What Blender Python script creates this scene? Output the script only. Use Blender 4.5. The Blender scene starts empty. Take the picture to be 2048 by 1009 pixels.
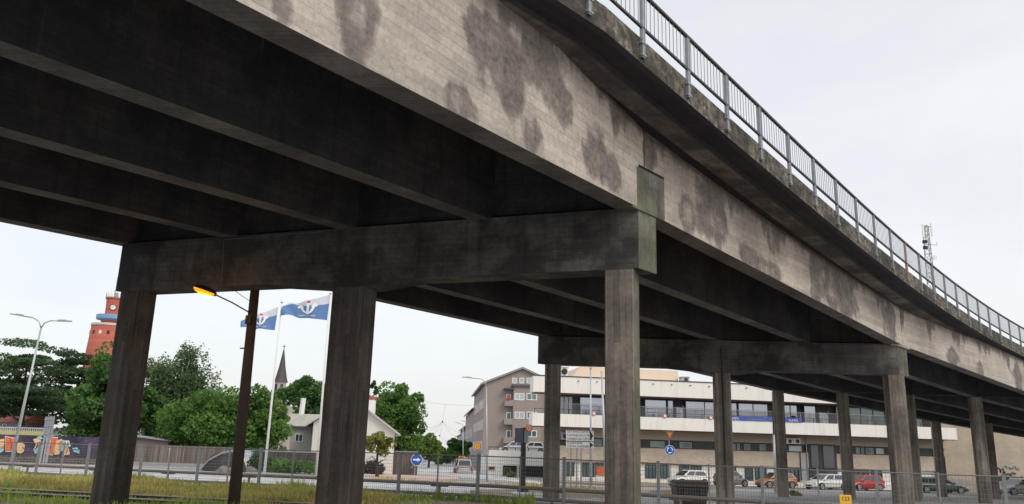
import bpy, bmesh, math, random
import numpy as np
from math import sin, cos, tan, atan2, pi, radians, sqrt, hypot
from mathutils import Vector, Matrix
random.seed(7); RNG = np.random.default_rng(7)
sc = bpy.context.scene
# ------------------------------------------------------------------ camera
F, TH, RO = 1595.56, .24256983, .0290969
CAMW = Vector((0, cos(TH), sin(TH))); _r0 = Vector((1, 0, 0)); _u0 = Vector((0, -sin(TH), cos(TH)))
CR = cos(RO) * _r0 + sin(RO) * _u0; CU = -sin(RO) * _r0 + cos(RO) * _u0
EYE = Vector((0, 0, 1.6))
cd = bpy.data.cameras.new('camera'); cam = bpy.data.objects.new('camera', cd); sc.collection.objects.link(cam)
M = Matrix((CR, CU, -CAMW)).transposed().to_4x4(); M.translation = EYE; cam.matrix_world = M
cd.sensor_width = 36; cd.lens = 36 * F / 2048; cd.clip_start = .1; cd.clip_end = 3000
sc.camera = cam
# ------------------------------------------------------------------ light (overcast)
w = bpy.data.worlds.new('World'); sc.world = w; w.use_nodes = True
nt = w.node_tree; nt.nodes.clear()
out = nt.nodes.new('ShaderNodeOutputWorld'); add = nt.nodes.new('ShaderNodeAddShader')
b1 = nt.nodes.new('ShaderNodeBackground'); b2 = nt.nodes.new('ShaderNodeBackground')
sky = nt.nodes.new('ShaderNodeTexSky'); sky.sky_type = 'NISHITA'; sky.sun_disc = False
SUN_EL, SUN_AZ = radians(42), radians(138)
sky.sun_elevation = SUN_EL; sky.sun_rotation = SUN_AZ; sky.air_density = 1.0; sky.dust_density = 3.0
b1.inputs[1].default_value = .05; sky.sun_intensity = .2
nt.links.new(sky.outputs[0], b1.inputs[0])
tc = nt.nodes.new('ShaderNodeTexCoord'); mp = nt.nodes.new('ShaderNodeMapping'); mp.inputs['Scale'].default_value = (1, 1, 2.6)
nz = nt.nodes.new('ShaderNodeTexNoise'); nz.inputs['Scale'].default_value = 1.7; nz.inputs['Detail'].default_value = 5; nz.inputs['Roughness'].default_value = .55
cr = nt.nodes.new('ShaderNodeValToRGB'); cr.color_ramp.elements[0].position = .3; cr.color_ramp.elements[1].position = .72
cr.color_ramp.elements[0].color = (.775, .785, .795, 1); cr.color_ramp.elements[1].color = (.97, .955, .935, 1)
nt.links.new(tc.outputs['Generated'], mp.inputs[0]); nt.links.new(mp.outputs[0], nz.inputs[0]); nt.links.new(nz.outputs[0], cr.inputs[0])
nt.links.new(cr.outputs[0], b2.inputs[0]); b2.inputs[1].default_value = .86
nt.links.new(b1.outputs[0], add.inputs[0]); nt.links.new(b2.outputs[0], add.inputs[1]); nt.links.new(add.outputs[0], out.inputs[0])
sl = bpy.data.lights.new('sun', 'SUN'); sl.energy = 1.1; sl.angle = radians(25); sl.color = (1, .93, .84)
so = bpy.data.objects.new('sun', sl); sc.collection.objects.link(so)
sd = Vector((sin(SUN_AZ) * cos(SUN_EL), cos(SUN_AZ) * cos(SUN_EL), sin(SUN_EL)))
so.rotation_euler = (-sd).to_track_quat('-Z', 'Y').to_euler()
vs = sc.view_settings; vs.view_transform = 'Standard'; vs.look = 'None'; vs.exposure = 0.0; vs.gamma = 1; vs.use_curve_mapping = False
# ------------------------------------------------------------------ pixel -> point helpers
def ray(x, y): return CR * ((x - 1024) / F) - CU * ((y - 504.5) / F) + CAMW
def at(x, y, Y):
    d = ray(x, y); return EYE + d * (Y / d.y)
def atplane(x, y, P, n):
    d = ray(x, y); return EYE + d * ((Vector(P) - EYE).dot(n) / d.dot(n))
GP = [(-60, -.1), (0, -.12), (24, -.15), (28, -.17), (33, -.20), (46, -.42), (77, -1.08), (92, -1.42), (170, -1.9), (400, -2.2), (3000, -3)]
GL = [(-60, -.1), (0, -.12), (24, -.15), (28, -.18), (40, -.26), (50, -.30), (63, -.42), (77, -.65), (90, -.95), (170, -1.7), (400, -2.2), (3000, -3)]
def gz(x, y):
    z = float(np.interp(y, [a for a, _ in GP], [b for _, b in GP])); zl = float(np.interp(y, [a for a, _ in GL], [b for _, b in GL]))
    f = min(1, max(0, (-8 - x) / 12)); f = f * f * (3 - 2 * f); return z * (1 - f) + zl * f - .012 * min(max(0, x), 9)
def ground(x, y):
    """point of the ground seen at pixel (x, y)"""
    d = ray(x, y); lo, hi = 2., 900.
    for _ in range(50):
        m = (lo + hi) / 2; p = EYE + d * (m / d.y)
        if p.z > gz(p.x, p.y): lo = m
        else: hi = m
    return p
# ------------------------------------------------------------------ mesh builder
class MB:
    def __init__(s): s.v = []; s.f = []; s.m = []
    def add(s, vs, fs, m=0):
        o = len(s.v); s.v += [tuple(v) for v in vs]; s.f += [[i + o for i in f] for f in fs]; s.m += [m] * len(fs); return s
    def box(s, c, size, rz=0, m=0, R=None):
        hx, hy, hz = [a / 2 for a in size]; vs = []
        for z in (-hz, hz):
            for x, y in ((-hx, -hy), (hx, -hy), (hx, hy), (-hx, hy)):
                p = Vector((x, y, z))
                p = (R @ p) if R is not None else Vector((x * cos(rz) - y * sin(rz), x * sin(rz) + y * cos(rz), z))
                vs.append(p + Vector(c))
        return s.add(vs, [(3, 2, 1, 0), (4, 5, 6, 7), (0, 1, 5, 4), (1, 2, 6, 5), (2, 3, 7, 6), (3, 0, 4, 7)], m)
    def prism(s, poly, z0, z1, m=0):
        """poly: ccw (x,y) list; z0,z1 scalars or lists"""
        n = len(poly); Z0 = z0 if hasattr(z0, '__len__') else [z0] * n; Z1 = z1 if hasattr(z1, '__len__') else [z1] * n
        vs = [(p[0], p[1], a) for p, a in zip(poly, Z0)] + [(p[0], p[1], a) for p, a in zip(poly, Z1)]
        fs = [tuple(range(n - 1, -1, -1)), tuple(range(n, 2 * n))] + [(i, (i + 1) % n, (i + 1) % n + n, i + n) for i in range(n)]
        return s.add(vs, fs, m)
    def ext(s, pts, vec, m=0):
        """planar polygon of 3D points extruded by vec"""
        n = len(pts); a = [Vector(p) for p in pts]; b = [p + Vector(vec) for p in a]
        return s.add(a + b, [tuple(range(n - 1, -1, -1)), tuple(range(n, 2 * n))] + [(i, (i + 1) % n, (i + 1) % n + n, i + n) for i in range(n)], m)
    def tube(s, pts, r, n=8, m=0, cap=True):
        pts = [Vector(p) for p in pts]; rs = r if hasattr(r, '__len__') else [r] * len(pts); vs = []; up = None
        for i, p in enumerate(pts):
            d = (pts[min(i + 1, len(pts) - 1)] - pts[max(i - 1, 0)]).normalized()
            if up is None: up = Vector((0, 0, 1)) if abs(d.z) < .9 else Vector((1, 0, 0))
            a = d.cross(up).normalized(); b = a.cross(d).normalized(); up = b
            for k in range(n):
                t = 2 * pi * k / n; vs.append(p + (a * cos(t) + b * sin(t)) * rs[i])
        fs = []
        for i in range(len(pts) - 1):
            for k in range(n):
                k2 = (k + 1) % n; fs.append((i * n + k2, i * n + k, (i + 1) * n + k, (i + 1) * n + k2))
        if cap: fs += [tuple(range(n)), tuple(range(len(pts) * n - 1, (len(pts) - 1) * n - 1, -1))]
        return s.add(vs, fs, m)
    def lathe(s, prof, c=(0, 0, 0), n=24, m=0, R=None):
        vs = []
        for r, z in prof:
            for k in range(n):
                t = 2 * pi * k / n; p = Vector((r * cos(t), r * sin(t), z))
                if R is not None: p = R @ p
                vs.append(p + Vector(c))
        fs = [(i * n + k, i * n + (k + 1) % n, (i + 1) * n + (k + 1) % n, (i + 1) * n + k) for i in range(len(prof) - 1) for k in range(n)]
        fs += [tuple(range(n - 1, -1, -1)), tuple(range((len(prof) - 1) * n, len(prof) * n))]
        return s.add(vs, fs, m)
    def build(s, name, mats, parent=None, smooth=False, bevel=0, loc=None, rz=None, uvdir=None):
        me = bpy.data.meshes.new(name)
        L = Vector(loc) if loc is not None else (abs_loc(parent) if parent else Vector((0, 0, 0)))
        me.from_pydata([(v[0] - L.x, v[1] - L.y, v[2] - L.z) for v in s.v], [], s.f)
        me.update()
        if not isinstance(mats, (list, tuple)): mats = [mats]
        for m in mats: me.materials.append(m)
        me.polygons.foreach_set('material_index', s.m)
        if smooth: me.polygons.foreach_set('use_smooth', [True] * len(me.polygons))
        autouv(me, uvdir)
        o = bpy.data.objects.new(name, me); sc.collection.objects.link(o)
        if parent:
            o.parent = parent
            if loc is not None: o.location = L - abs_loc(parent)
        elif loc is not None: o.location = L
        if rz is not None: o.rotation_euler.z = rz
        if bevel:
            bm = o.modifiers.new('bevel', 'BEVEL'); bm.width = bevel; bm.segments = 2; bm.limit_method = 'ANGLE'
        return o
def abs_loc(o):
    L = Vector((0, 0, 0))
    while o: L += o.location; o = o.parent
    return L
def autouv(me, uvdir=None):
    n = len(me.loops)
    if not n: return
    uv = me.uv_layers.new(name='UVMap'); co = np.zeros(len(me.vertices) * 3); me.vertices.foreach_get('co', co); co = co.reshape(-1, 3)
    buf = np.zeros(n * 2)
    for p in me.polygons:
        nx, ny, nz_ = p.normal
        if abs(nz_) < .7:
            l = hypot(nx, ny); tx, ty = -ny / l, nx / l
            if uvdir and abs(tx * uvdir[0] + ty * uvdir[1]) > .7: tx, ty = uvdir
            for li in p.loop_indices:
                c = co[me.loops[li].vertex_index]; buf[2 * li] = c[0] * tx + c[1] * ty; buf[2 * li + 1] = c[2]
        else:
            for li in p.loop_indices:
                c = co[me.loops[li].vertex_index]; buf[2 * li] = c[0]; buf[2 * li + 1] = c[1]
    uv.data.foreach_set('uv', buf)
def tag(o, label=None, cat=None, group=None, kind=None):
    if label: o['label'] = label
    if cat: o['category'] = cat
    if group: o['group'] = group
    if kind: o['kind'] = kind
    return o
def thing(name, label, cat, loc, group=None, rz=0):
    o = bpy.data.objects.new(name, None); sc.collection.objects.link(o); o.location = loc; o.rotation_euler.z = rz; o.empty_display_size = .3
    return tag(o, label, cat, group)
def copy_tree(o, parent=None):
    c = o.copy(); sc.collection.objects.link(c); c.parent = parent
    for ch in o.children: copy_tree(ch, c)
    return c
# ------------------------------------------------------------------ materials
class N:
    def __init__(s, name):
        s.mat = bpy.data.materials.new(name); s.mat.use_nodes = True; s.t = s.mat.node_tree; s.b = s.t.nodes['Principled BSDF']
    def n(s, ty, **k):
        x = s.t.nodes.new(ty)
        for a, v in k.items(): setattr(x, a, v)
        return x
    def l(s, a, b): s.t.links.new(a, b)
    def coord(s, kind='Object', scale=(1, 1, 1), rot=(0, 0, 0)):
        c = s.n('ShaderNodeTexCoord'); m = s.n('ShaderNodeMapping'); m.inputs['Scale'].default_value = scale; m.inputs['Rotation'].default_value = rot
        s.l(c.outputs[kind], m.inputs[0]); return m.outputs[0]
    def noise(s, vec, scale, detail=4, rough=.55, dist=0):
        x = s.n('ShaderNodeTexNoise'); x.inputs['Scale'].default_value = scale; x.inputs['Detail'].default_value = detail
        x.inputs['Roughness'].default_value = rough; x.inputs['Distortion'].default_value = dist
        if vec is not None: s.l(vec, x.inputs['Vector'])
        return x.outputs[0]
    def ramp(s, fac, stops):
        x = s.n('ShaderNodeValToRGB'); e = x.color_ramp.elements
        while len(e) < len(stops): e.new(.5)
        for i, (p, c) in enumerate(stops):
            e[i].position = p; e[i].color = (c, c, c, 1) if not hasattr(c, '__len__') else (*c, 1)
        s.l(fac, x.inputs[0]); return x.outputs[0]
    def mix(s, a, b, fac, mode='MIX'):
        x = s.n('ShaderNodeMix', data_type='RGBA', blend_type=mode)
        for sock, v in ((x.inputs[6], a), (x.inputs[7], b), (x.inputs[0], fac)):
            if hasattr(v, 'links'): s.l(v, sock)
            elif hasattr(v, '__len__'): sock.default_value = (*v, 1)
            else: sock.default_value = v if sock == x.inputs[0] else (v, v, v, 1)
        return x.outputs[2]
    def math(s, op, a, b=0.):
        x = s.n('ShaderNodeMath', operation=op)
        for sock, v in ((x.inputs[0], a), (x.inputs[1], b)):
            if hasattr(v, 'links'): s.l(v, sock)
            else: sock.default_value = v
        return x.outputs[0]
    def col(s, c):
        if hasattr(c, 'links'): s.l(c, s.b.inputs['Base Color'])
        else: s.b.inputs['Base Color'].default_value = (*c, 1)
        return s
    def bump(s, h, strength=.3, dist=.02):
        x = s.n('ShaderNodeBump'); x.inputs['Strength'].default_value = strength; x.inputs['Distance'].default_value = dist
        s.l(h, x.inputs['Height']); s.l(x.outputs[0], s.b.inputs['Normal']); return s
    def set(s, rough=.8, metal=0., spec=None):
        s.b.inputs['Roughness'].default_value = rough; s.b.inputs['Metallic'].default_value = metal
        if spec is not None: s.b.inputs['Specular IOR Level'].default_value = spec
        return s
def simple(name, c, rough=.7, metal=0., var=.25, scale=3.):
    m = N(name); v = m.coord('Object'); a = m.noise(v, scale, 5)
    m.col(m.mix([x * (1 - var) for x in c], [min(1, x * (1 + var)) for x in c], a)); m.set(rough, metal); return m.mat
def concrete(name, lo, hi, board='h', boards=.11, stain_shade=True, moss=0., soot=.0, streak=.35, big_s=.45, bc=.38, lk=.75):
    """board marked cast concrete; UV = metres along the face / metres up"""
    m = N(name); uv = m.coord('UV')
    sx = m.n('ShaderNodeSeparateXYZ'); m.l(uv, sx.inputs[0]); u, v = sx.outputs[0], sx.outputs[1]
    across, along = (v, u) if board == 'h' else (u, v)
    jit = m.noise(uv, .7, 2); across = m.math('ADD', across, m.math('MULTIPLY', jit, .06))
    cell = m.math('FLOOR', m.math('DIVIDE', across, boards)); fr = m.math('FRACT', m.math('DIVIDE', across, boards))
    line = m.math('MULTIPLY', m.math('GREATER_THAN', m.math('ABSOLUTE', m.math('SUBTRACT', fr, .5)), .455), 1.)
    wn = m.n('ShaderNodeTexWhiteNoise', noise_dimensions='2D'); cx = m.n('ShaderNodeCombineXYZ'); m.l(cell, cx.inputs[0])
    m.l(m.math('FLOOR', m.math('DIVIDE', m.math('ADD', along, m.math('MULTIPLY', cell, 1.37)), 3.1)), cx.inputs[1]); m.l(cx.outputs[0], wn.inputs['Vector'])
    big = m.noise(uv, big_s, 6, .6); fine = m.noise(uv, 9, 6, .65)
    c = m.mix(lo, hi, m.ramp(big, [(.28, 0.), (.7, 1.)]))
    c = m.mix(c, m.mix(c, .55, 1., 'MULTIPLY'), m.math('MULTIPLY', wn.outputs[0], bc))
    c = m.mix(c, m.mix(c, .35, 1., 'MULTIPLY'), m.math('MULTIPLY', line, m.ramp(m.noise(uv, .8, 3), [(.40, lk * .25), (.62, lk)])))
    c = m.mix(c, m.ramp(fine, [(.3, .72), (.7, 1.2)]), .8, 'MULTIPLY')
    if big_s > 1: c = m.mix(c, m.ramp(m.noise(uv, 5.5, 6, .7), [(.36, .3), (.5, .9), (.6, 1.7)]), 1., 'MULTIPLY')
    pit = m.noise(uv, 34, 2, .5); c = m.mix(c, m.ramp(pit, [(.28, .35), (.36, 1.)]), .7, 'MULTIPLY')
    mpp = m.n('ShaderNodeMapping'); mpp.inputs['Scale'].default_value = (2.6, .16, 1); m.l(uv, mpp.inputs[0])
    st = m.noise(mpp.outputs[0], 1.6, 6, .62); c = m.mix(c, m.mix(c, .33, 1., 'MULTIPLY'), m.math('MULTIPLY', m.ramp(st, [(.52, 0.), (.72, 1.)]), streak))
    mp3 = m.n('ShaderNodeMapping'); mp3.inputs['Scale'].default_value = (6.5, .2, 1); m.l(uv, mp3.inputs[0])
    s2 = m.noise(mp3.outputs[0], 1.3, 5, .6); c = m.mix(c, (.42, .40, .37), m.math('MULTIPLY', m.ramp(s2, [(.62, 0.), (.75, 1.)]), streak * .35))
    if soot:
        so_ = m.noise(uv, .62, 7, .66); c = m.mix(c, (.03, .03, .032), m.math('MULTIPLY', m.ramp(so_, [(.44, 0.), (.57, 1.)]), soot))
    if stain_shade:
        at_ = m.n('ShaderNodeAttribute', attribute_name='stain_shade'); ns = m.noise(uv, 3.2, 8, .68); ns2 = m.noise(uv, 2.1, 5, .6)  # attribute holds real stains and the painted overhang shade
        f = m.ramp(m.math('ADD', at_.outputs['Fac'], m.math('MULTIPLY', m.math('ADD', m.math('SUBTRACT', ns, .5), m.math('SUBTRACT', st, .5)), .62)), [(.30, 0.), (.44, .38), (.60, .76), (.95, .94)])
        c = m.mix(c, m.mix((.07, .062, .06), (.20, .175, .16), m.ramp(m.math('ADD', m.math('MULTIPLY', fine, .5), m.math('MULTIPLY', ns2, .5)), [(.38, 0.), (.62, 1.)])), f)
    if moss:
        mn = m.noise(uv, 4.5, 6, .7); mm = m.noise(uv, 1.1, 4, .6)
        f = m.math('MULTIPLY', m.ramp(mn, [(.42, 0.), (.58, 1.)]), m.math('MULTIPLY', m.ramp(mm, [(.35, 0.), (.6, 1.)]), moss))
        c = m.mix(c, m.mix((.05, .062, .02), (.19, .17, .05), m.noise(uv, 17, 3)), f)
    m.col(c); m.set(.88, 0, .25)
    h = m.math('SUBTRACT', m.math('MULTIPLY', fine, .5), m.math('MULTIPLY', line, .5)); h = m.math('ADD', h, m.math('MULTIPLY', wn.outputs[0], .35))
    m.bump(h, .5, .012); return m.mat
BEIGE_LO, BEIGE_HI = (.32, .285, .25), (.63, .56, .49)
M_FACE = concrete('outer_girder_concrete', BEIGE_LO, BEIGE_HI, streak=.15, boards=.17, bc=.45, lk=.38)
M_UNDER = concrete('grime_shade_concrete', (.031, .033, .040), (.104, .10, .098), stain_shade=False, soot=.6, streak=.5)  # soot grime, with the shade under the deck darkened into the colour
M_SOFFIT = concrete('soffit_concrete', (.10, .097, .092), (.24, .22, .20), stain_shade=False, soot=.4, streak=.25)
M_OVERD = concrete('sooty_overhang_concrete', (.010, .012, .020), (.06, .059, .064), stain_shade=False, soot=.9, streak=.5)
M_OVER = concrete('overhang_concrete', (.05, .048, .05), (.26, .225, .19), stain_shade=False, soot=.75, streak=.5)
M_BEAM = concrete('crossbeam_concrete', (.035, .035, .038), (.22, .21, .19), stain_shade=False, soot=.8, streak=.6, boards=.13)
M_COL = concrete('column_concrete', (.10, .09, .078), (.40, .35, .30), board='v', boards=.13, stain_shade=False, streak=1., bc=.95, lk=1.)
M_COLD = concrete('dark_column_concrete', (.055, .047, .043), (.19, .165, .145), board='v', boards=.13, stain_shade=False, streak=.9, bc=1., lk=1.)
M_MOSS = concrete('mossy_concrete', (.085, .088, .08), (.30, .295, .26), stain_shade=False, moss=.7, streak=1., soot=.5, board='v')
M_FASC = concrete('fascia_concrete', (.04, .038, .038), (.28, .245, .21), boards=.15, stain_shade=False, moss=.22, streak=.9, soot=.75, big_s=1.6)
M_GALV = simple('galvanised_steel', (.42, .44, .46), .45, .55, .18, 6)
M_RAILST = simple('painted_rail_steel', (.30, .32, .34), .5, .3, .3, 5)
M_SLOT = simple('slot_shade_black', (.012, .012, .013), .9)  # black colour stands in for shade inside the open slot
M_DARKST = simple('dark_rail_steel', (.06, .05, .055), .6, .2, .5, 4)
M_RUSTST = simple('pale_rusty_steel', (.38, .24, .2), .7, .1, .3, 5)
# ------------------------------------------------------------------ overpass
PIER = [((-8.0, 1.5, 6.12), (-20.9, 6.8, 6.25)), ((2.72, 17.06, 6.82), (-10.56, 21.66, 6.80)), ((15.2, 31.2, 5.98), (1.62, 32.86, 6.14)),
        ((29.6, 44.6, 5.08), (15.61, 46.6, 5.30)), ((44.6, 56.6, 4.2), (31.1, 59.0, 4.42)), ((60.5, 67.0, 3.3), (47.5, 70.4, 3.5))]
EDGE = [(-26, -13.72, -3.6, 10.3), (-3, 1.627, 13.44, 10.75), (-1, 2.97, 14.921, 10.517), (1, 4.301, 16.414, 10.306), (3, 5.622, 17.916, 10.117), (5, 6.934, 19.426, 9.948), (7, 8.239, 20.941, 9.797), (9, 9.541, 22.459, 9.661), (11, 10.841, 23.979, 9.54), (13, 12.141, 25.498, 9.431), (15, 13.445, 27.015, 9.332), (17, 14.753, 28.528, 9.243), (19, 16.069, 30.034, 9.16), (21, 17.394, 31.532, 9.082), (23, 18.731, 33.02, 9.007), (25, 20.081, 34.495, 8.934), (27, 21.447, 35.956, 8.86), (29, 22.832, 37.399, 8.784), (31, 24.236, 38.824, 8.703), (33, 25.661, 40.227, 8.617), (35, 27.11, 41.606, 8.523)]
a_ = atan2(27.11 - 25.661, 41.606 - 40.227); x_, y_, z_ = EDGE[-1][1:]
for k in range(22):
    a_ += .009; x_ += 2 * sin(a_); y_ += 2 * cos(a_); z_ -= .095 + .001 * k
    EDGE.append((37 + 2 * k, x_, y_, z_))
ET = np.array(EDGE)
def edge(t): return Vector([float(np.interp(t, ET[:, 0], ET[:, i])) for i in (1, 2, 3)])
def edge_dir(t): d = edge(t + .6) - edge(t - .6); d.z = 0; return d.normalized()
PT = [-18.5, .5, 19.5, 39, 58, 77]
def gpt(k, i):
    a, b = [Vector(p) for p in PIER[k]]; return a.lerp(b, i / 4)
OV = thing('overpass', 'long dark concrete road overpass on square columns above the railway track', 'overpass', (2.72, 17.06, -.25))
def pier_u(t): return float(np.interp(t, PT, range(6)))
def far_edge(t):
    u = min(pier_u(t), 4.999); k = int(u); p = gpt(k, 4).lerp(gpt(k + 1, 4), u - k); d = (gpt(k + 1, 4) - gpt(k, 4)).normalized()
    q = p + Vector((-d.y, d.x, 0)) * .26; q.z = edge(t).z; return q
TS = [-20, -12, -6, -3, -2, -1] + [x * 1. for x in range(0, 40)] + list(range(40, 77, 3))
# deck slab: profile (distance from outer edge as metres, or fraction of rest) with underside band
prof = [(0, -1.02), (0, -1.55), (.10, -1.60), (.50, -1.57), (.56, -1.67), (1.02, -1.70), (1.10, -1.60), (1.75, -1.55)]
mb = MB(); rows = []
for t in TS:
    E_ = edge(t); Fp = far_edge(t); d = (Fp - E_); d.z = 0; L = d.length; d.normalize(); row = []
    cosk = max(.6, abs(d.dot(Vector((-edge_dir(t).y, edge_dir(t).x, 0)))))
    for o, z in prof: row.append(E_ + d * (o / cosk) + Vector((0, 0, z)))
    row.append(Fp + Vector((0, 0, -1.56)) - d * 1.4); row.append(Fp + Vector((0, 0, -1.5))); row.append(Fp + Vector((0, 0, -1.02)))
    rows.append(row)
n = len(rows[0]); vs = [p for r in rows for p in r]; 
for i in range(len(rows) - 1):
    for j in range(n):
        j2 = (j + 1) % n
        if j == n - 1: j2 = 0
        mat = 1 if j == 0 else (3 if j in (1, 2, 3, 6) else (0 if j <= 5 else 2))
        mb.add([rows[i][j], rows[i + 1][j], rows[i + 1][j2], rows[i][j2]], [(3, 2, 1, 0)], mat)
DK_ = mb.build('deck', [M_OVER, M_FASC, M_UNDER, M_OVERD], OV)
cum = [0, .53, .64, .96, 1.05, 1.53, 1.62, 2.3, 10, 11.4, 11.9, 27]; uvb = []
for i in range(len(rows) - 1):
    for j in range(n): uvb += [TS[i], cum[j + 1], TS[i + 1], cum[j + 1], TS[i + 1], cum[j], TS[i], cum[j]]
DK_.data.uv_layers[0].data.foreach_set('uv', uvb)
# stains on the outer faces, given as spots seen on the girder face
STAINS = [(715, 40, 50, 80, .8), (985, 95, 45, 85, 1), (1020, 160, 30, 80, .9), (1080, 120, 50, 60, .8), (925, 205, 36, 45, .55), (1065, 275, 24, 45, .75), (1115, 205, 36, 38, .95), (1192, 310, 24, 62, .8), (1228, 345, 18, 40, .6),
          (1300, 290, 16, 55, 1), (1375, 435, 18, 45, .65), (1425, 430, 30, 75, .8), (1498, 515, 16, 28, .7), (1535, 545, 24, 35, .6), (1630, 560, 12, 60, .8), (1665, 570, 26, 60, .8), (1692, 605, 20, 45, .8), (1545, 470, 16, 40, .4), (1780, 640, 14, 40, .5),
          (1906, 715, 12, 22, .8), (2036, 760, 9, 45, .8), (560, 20, 30, 40, .3), (1260, 190, 30, 40, .5), (1150, 90, 40, 30, .7), (1480, 390, 30, 30, .5), (1960, 745, 8, 25, .4)]
for k in range(5):
    for i in range(5):
        A, B = gpt(k, i), gpt(k + 1, i); d = B - A; L = hypot(d.x, d.y); h = Vector((d.x, d.y, 0)) / L; nl = Vector((-h.y, h.x, 0)); hw = .24
        gap = .035 if i == 0 else 0; mb = MB(); NS = 24
        top = lambda s: edge(PT[k] + (PT[k + 1] - PT[k]) * s).z - 1.45
        bot = lambda s: A.z + d.z * s
        pts = []
        for j in range(NS + 1):
            s = gap / L + (1 - 2 * gap / L) * j / NS; c = A + h * (L * s)
            pts.append([(c + nl * hw, bot(s), top(s)), (c - nl * hw, bot(s), top(s))])
        def P(j, side, lvl): q = pts[j][side]; return (q[0].x, q[0].y, q[1 + lvl])
        for j in range(NS):
            mb.add([P(j, 0, 0), P(j + 1, 0, 0), P(j + 1, 0, 1), P(j, 0, 1)], [(0, 1, 2, 3)], 0)
            mb.add([P(j, 0, 0), P(j + 1, 0, 0), P(j + 1, 1, 0), P(j, 1, 0)], [(3, 2, 1, 0)], 1)
            mb.add([P(j, 0, 1), P(j + 1, 0, 1), P(j + 1, 1, 1), P(j, 1, 1)], [(0, 1, 2, 3)], 0)
            if i != 0: mb.add([P(j, 1, 0), P(j + 1, 1, 0), P(j + 1, 1, 1), P(j, 1, 1)], [(3, 2, 1, 0)], 0)
        for j in (0, NS):
            mb.add([P(j, 0, 0), P(j, 1, 0), P(j, 1, 1), P(j, 0, 1)], [(0, 1, 2, 3) if j else (3, 2, 1, 0)], 0)
        if i == 0:      # outer face as a fine grid that carries the stains and the painted overhang shade
            nu = int(L / .07); nv = 26; vv = []; st = []
            for a in range(nu + 1):
                s = gap / L + (1 - 2 * gap / L) * a / nu; c = A + h * (L * s) - nl * hw
                for b in range(nv + 1):
                    z = bot(s) + (top(s) - bot(s)) * b / nv; vv.append((c.x, c.y, z))
            base = len(mb.v)
            mb.add(vv, [(a * (nv + 1) + b, (a + 1) * (nv + 1) + b, (a + 1) * (nv + 1) + b + 1, a * (nv + 1) + b + 1) for a in range(nu) for b in range(nv)], 2)
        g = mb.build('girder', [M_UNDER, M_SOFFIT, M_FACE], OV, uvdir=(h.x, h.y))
        if i == 0:
            vals = np.zeros(len(g.data.vertices)); nn = -nl; P0 = A - nl * hw
            va = np.array(vv); ss = (va[:, 0] - P0.x) * h.x + (va[:, 1] - P0.y) * h.y; zz = va[:, 2]
            if k in (0, 1, 2, 3):
                for (px, py, rx, ry, amp) in STAINS:
                    c = atplane(px, py, P0, nn); s0 = (c - P0).dot(h)
                    if s0 < -2 or s0 > L + 2 or (c - EYE).y < 2: continue
                    e1 = atplane(px + rx, py, P0, nn); e2 = atplane(px, py + ry, P0, nn)
                    a = min(2.2, abs((e1 - c).dot(h))); b = min(1.4, abs(e2.z - c.z))
                    ph = px * .7
                    wob = .22 * np.sin(ss * 5.1 + ph) + .2 * np.sin(zz * 6.3 + ph * 2) + .12 * np.sin(ss * 13 + zz * 9 + ph)
                    r = np.sqrt(((ss - s0) / a) ** 2 + ((zz - c.z) / b) ** 2) + wob * .7
                    x = np.clip((1.35 - r) / .75, 0, 1) * (.5 + .45 * amp) * (1 - .42 * np.exp(-(r / .5) ** 2) * (1 if int(px) % 2 else .4))
                    vals[base:] = np.maximum(vals[base:], x)
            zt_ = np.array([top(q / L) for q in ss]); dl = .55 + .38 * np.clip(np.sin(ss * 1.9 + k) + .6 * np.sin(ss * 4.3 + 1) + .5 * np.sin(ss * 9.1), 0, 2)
            vals[base:] = np.maximum(vals[base:], np.clip((zz - (zt_ - .12 - dl)) / .75, 0, .8))  # shade under the overhang painted down the face, with soot drips
            at_ = g.data.attributes.new('stain_shade', 'FLOAT', 'POINT'); at_.data.foreach_set('value', vals)
# crossbeams, heads, columns
def plan_end(p, bd, gd, half, s):
    """corner of a beam end cut along the girder direction"""
    n_ = Vector((-bd.y, bd.x, 0)); q = gd * (half / gd.dot(n_)); return p + q * s
def column(k, c, top, w=.64, d=.66, dark=False, moss=False, rz=0):
    z0 = gz(c.x, c.y) - .3; z1 = top + .01; hx, hy = w / 2, d / 2
    def cor(z, t): return [(c.x + (x * cos(rz) - y * sin(rz)) * t, c.y + (x * sin(rz) + y * cos(rz)) * t, z) for x, y in ((-hx, -hy), (hx, -hy), (hx, hy), (-hx, hy))]
    lv = [z0 + (z1 - z0) * q / 6 for q in range(7)]; vs = []
    for z in lv: vs += cor(z, 1)
    m = MB(); fs = [(3, 2, 1, 0), (24, 25, 26, 27)]; mi = [0, 0]
    m.add(vs, fs, 0)
    o = len(m.v) - 28
    for q in range(6):
        for j in range(4):
            j2 = (j + 1) % 4; m.f.append([o + q * 4 + j, o + q * 4 + j2, o + q * 4 + 4 + j2, o + q * 4 + 4 + j]); m.m.append(1 if (moss and j == 1) else 0)
    return m.build('column', [M_COLD if dark else M_COL, M_MOSS], OV, bevel=.035)
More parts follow.
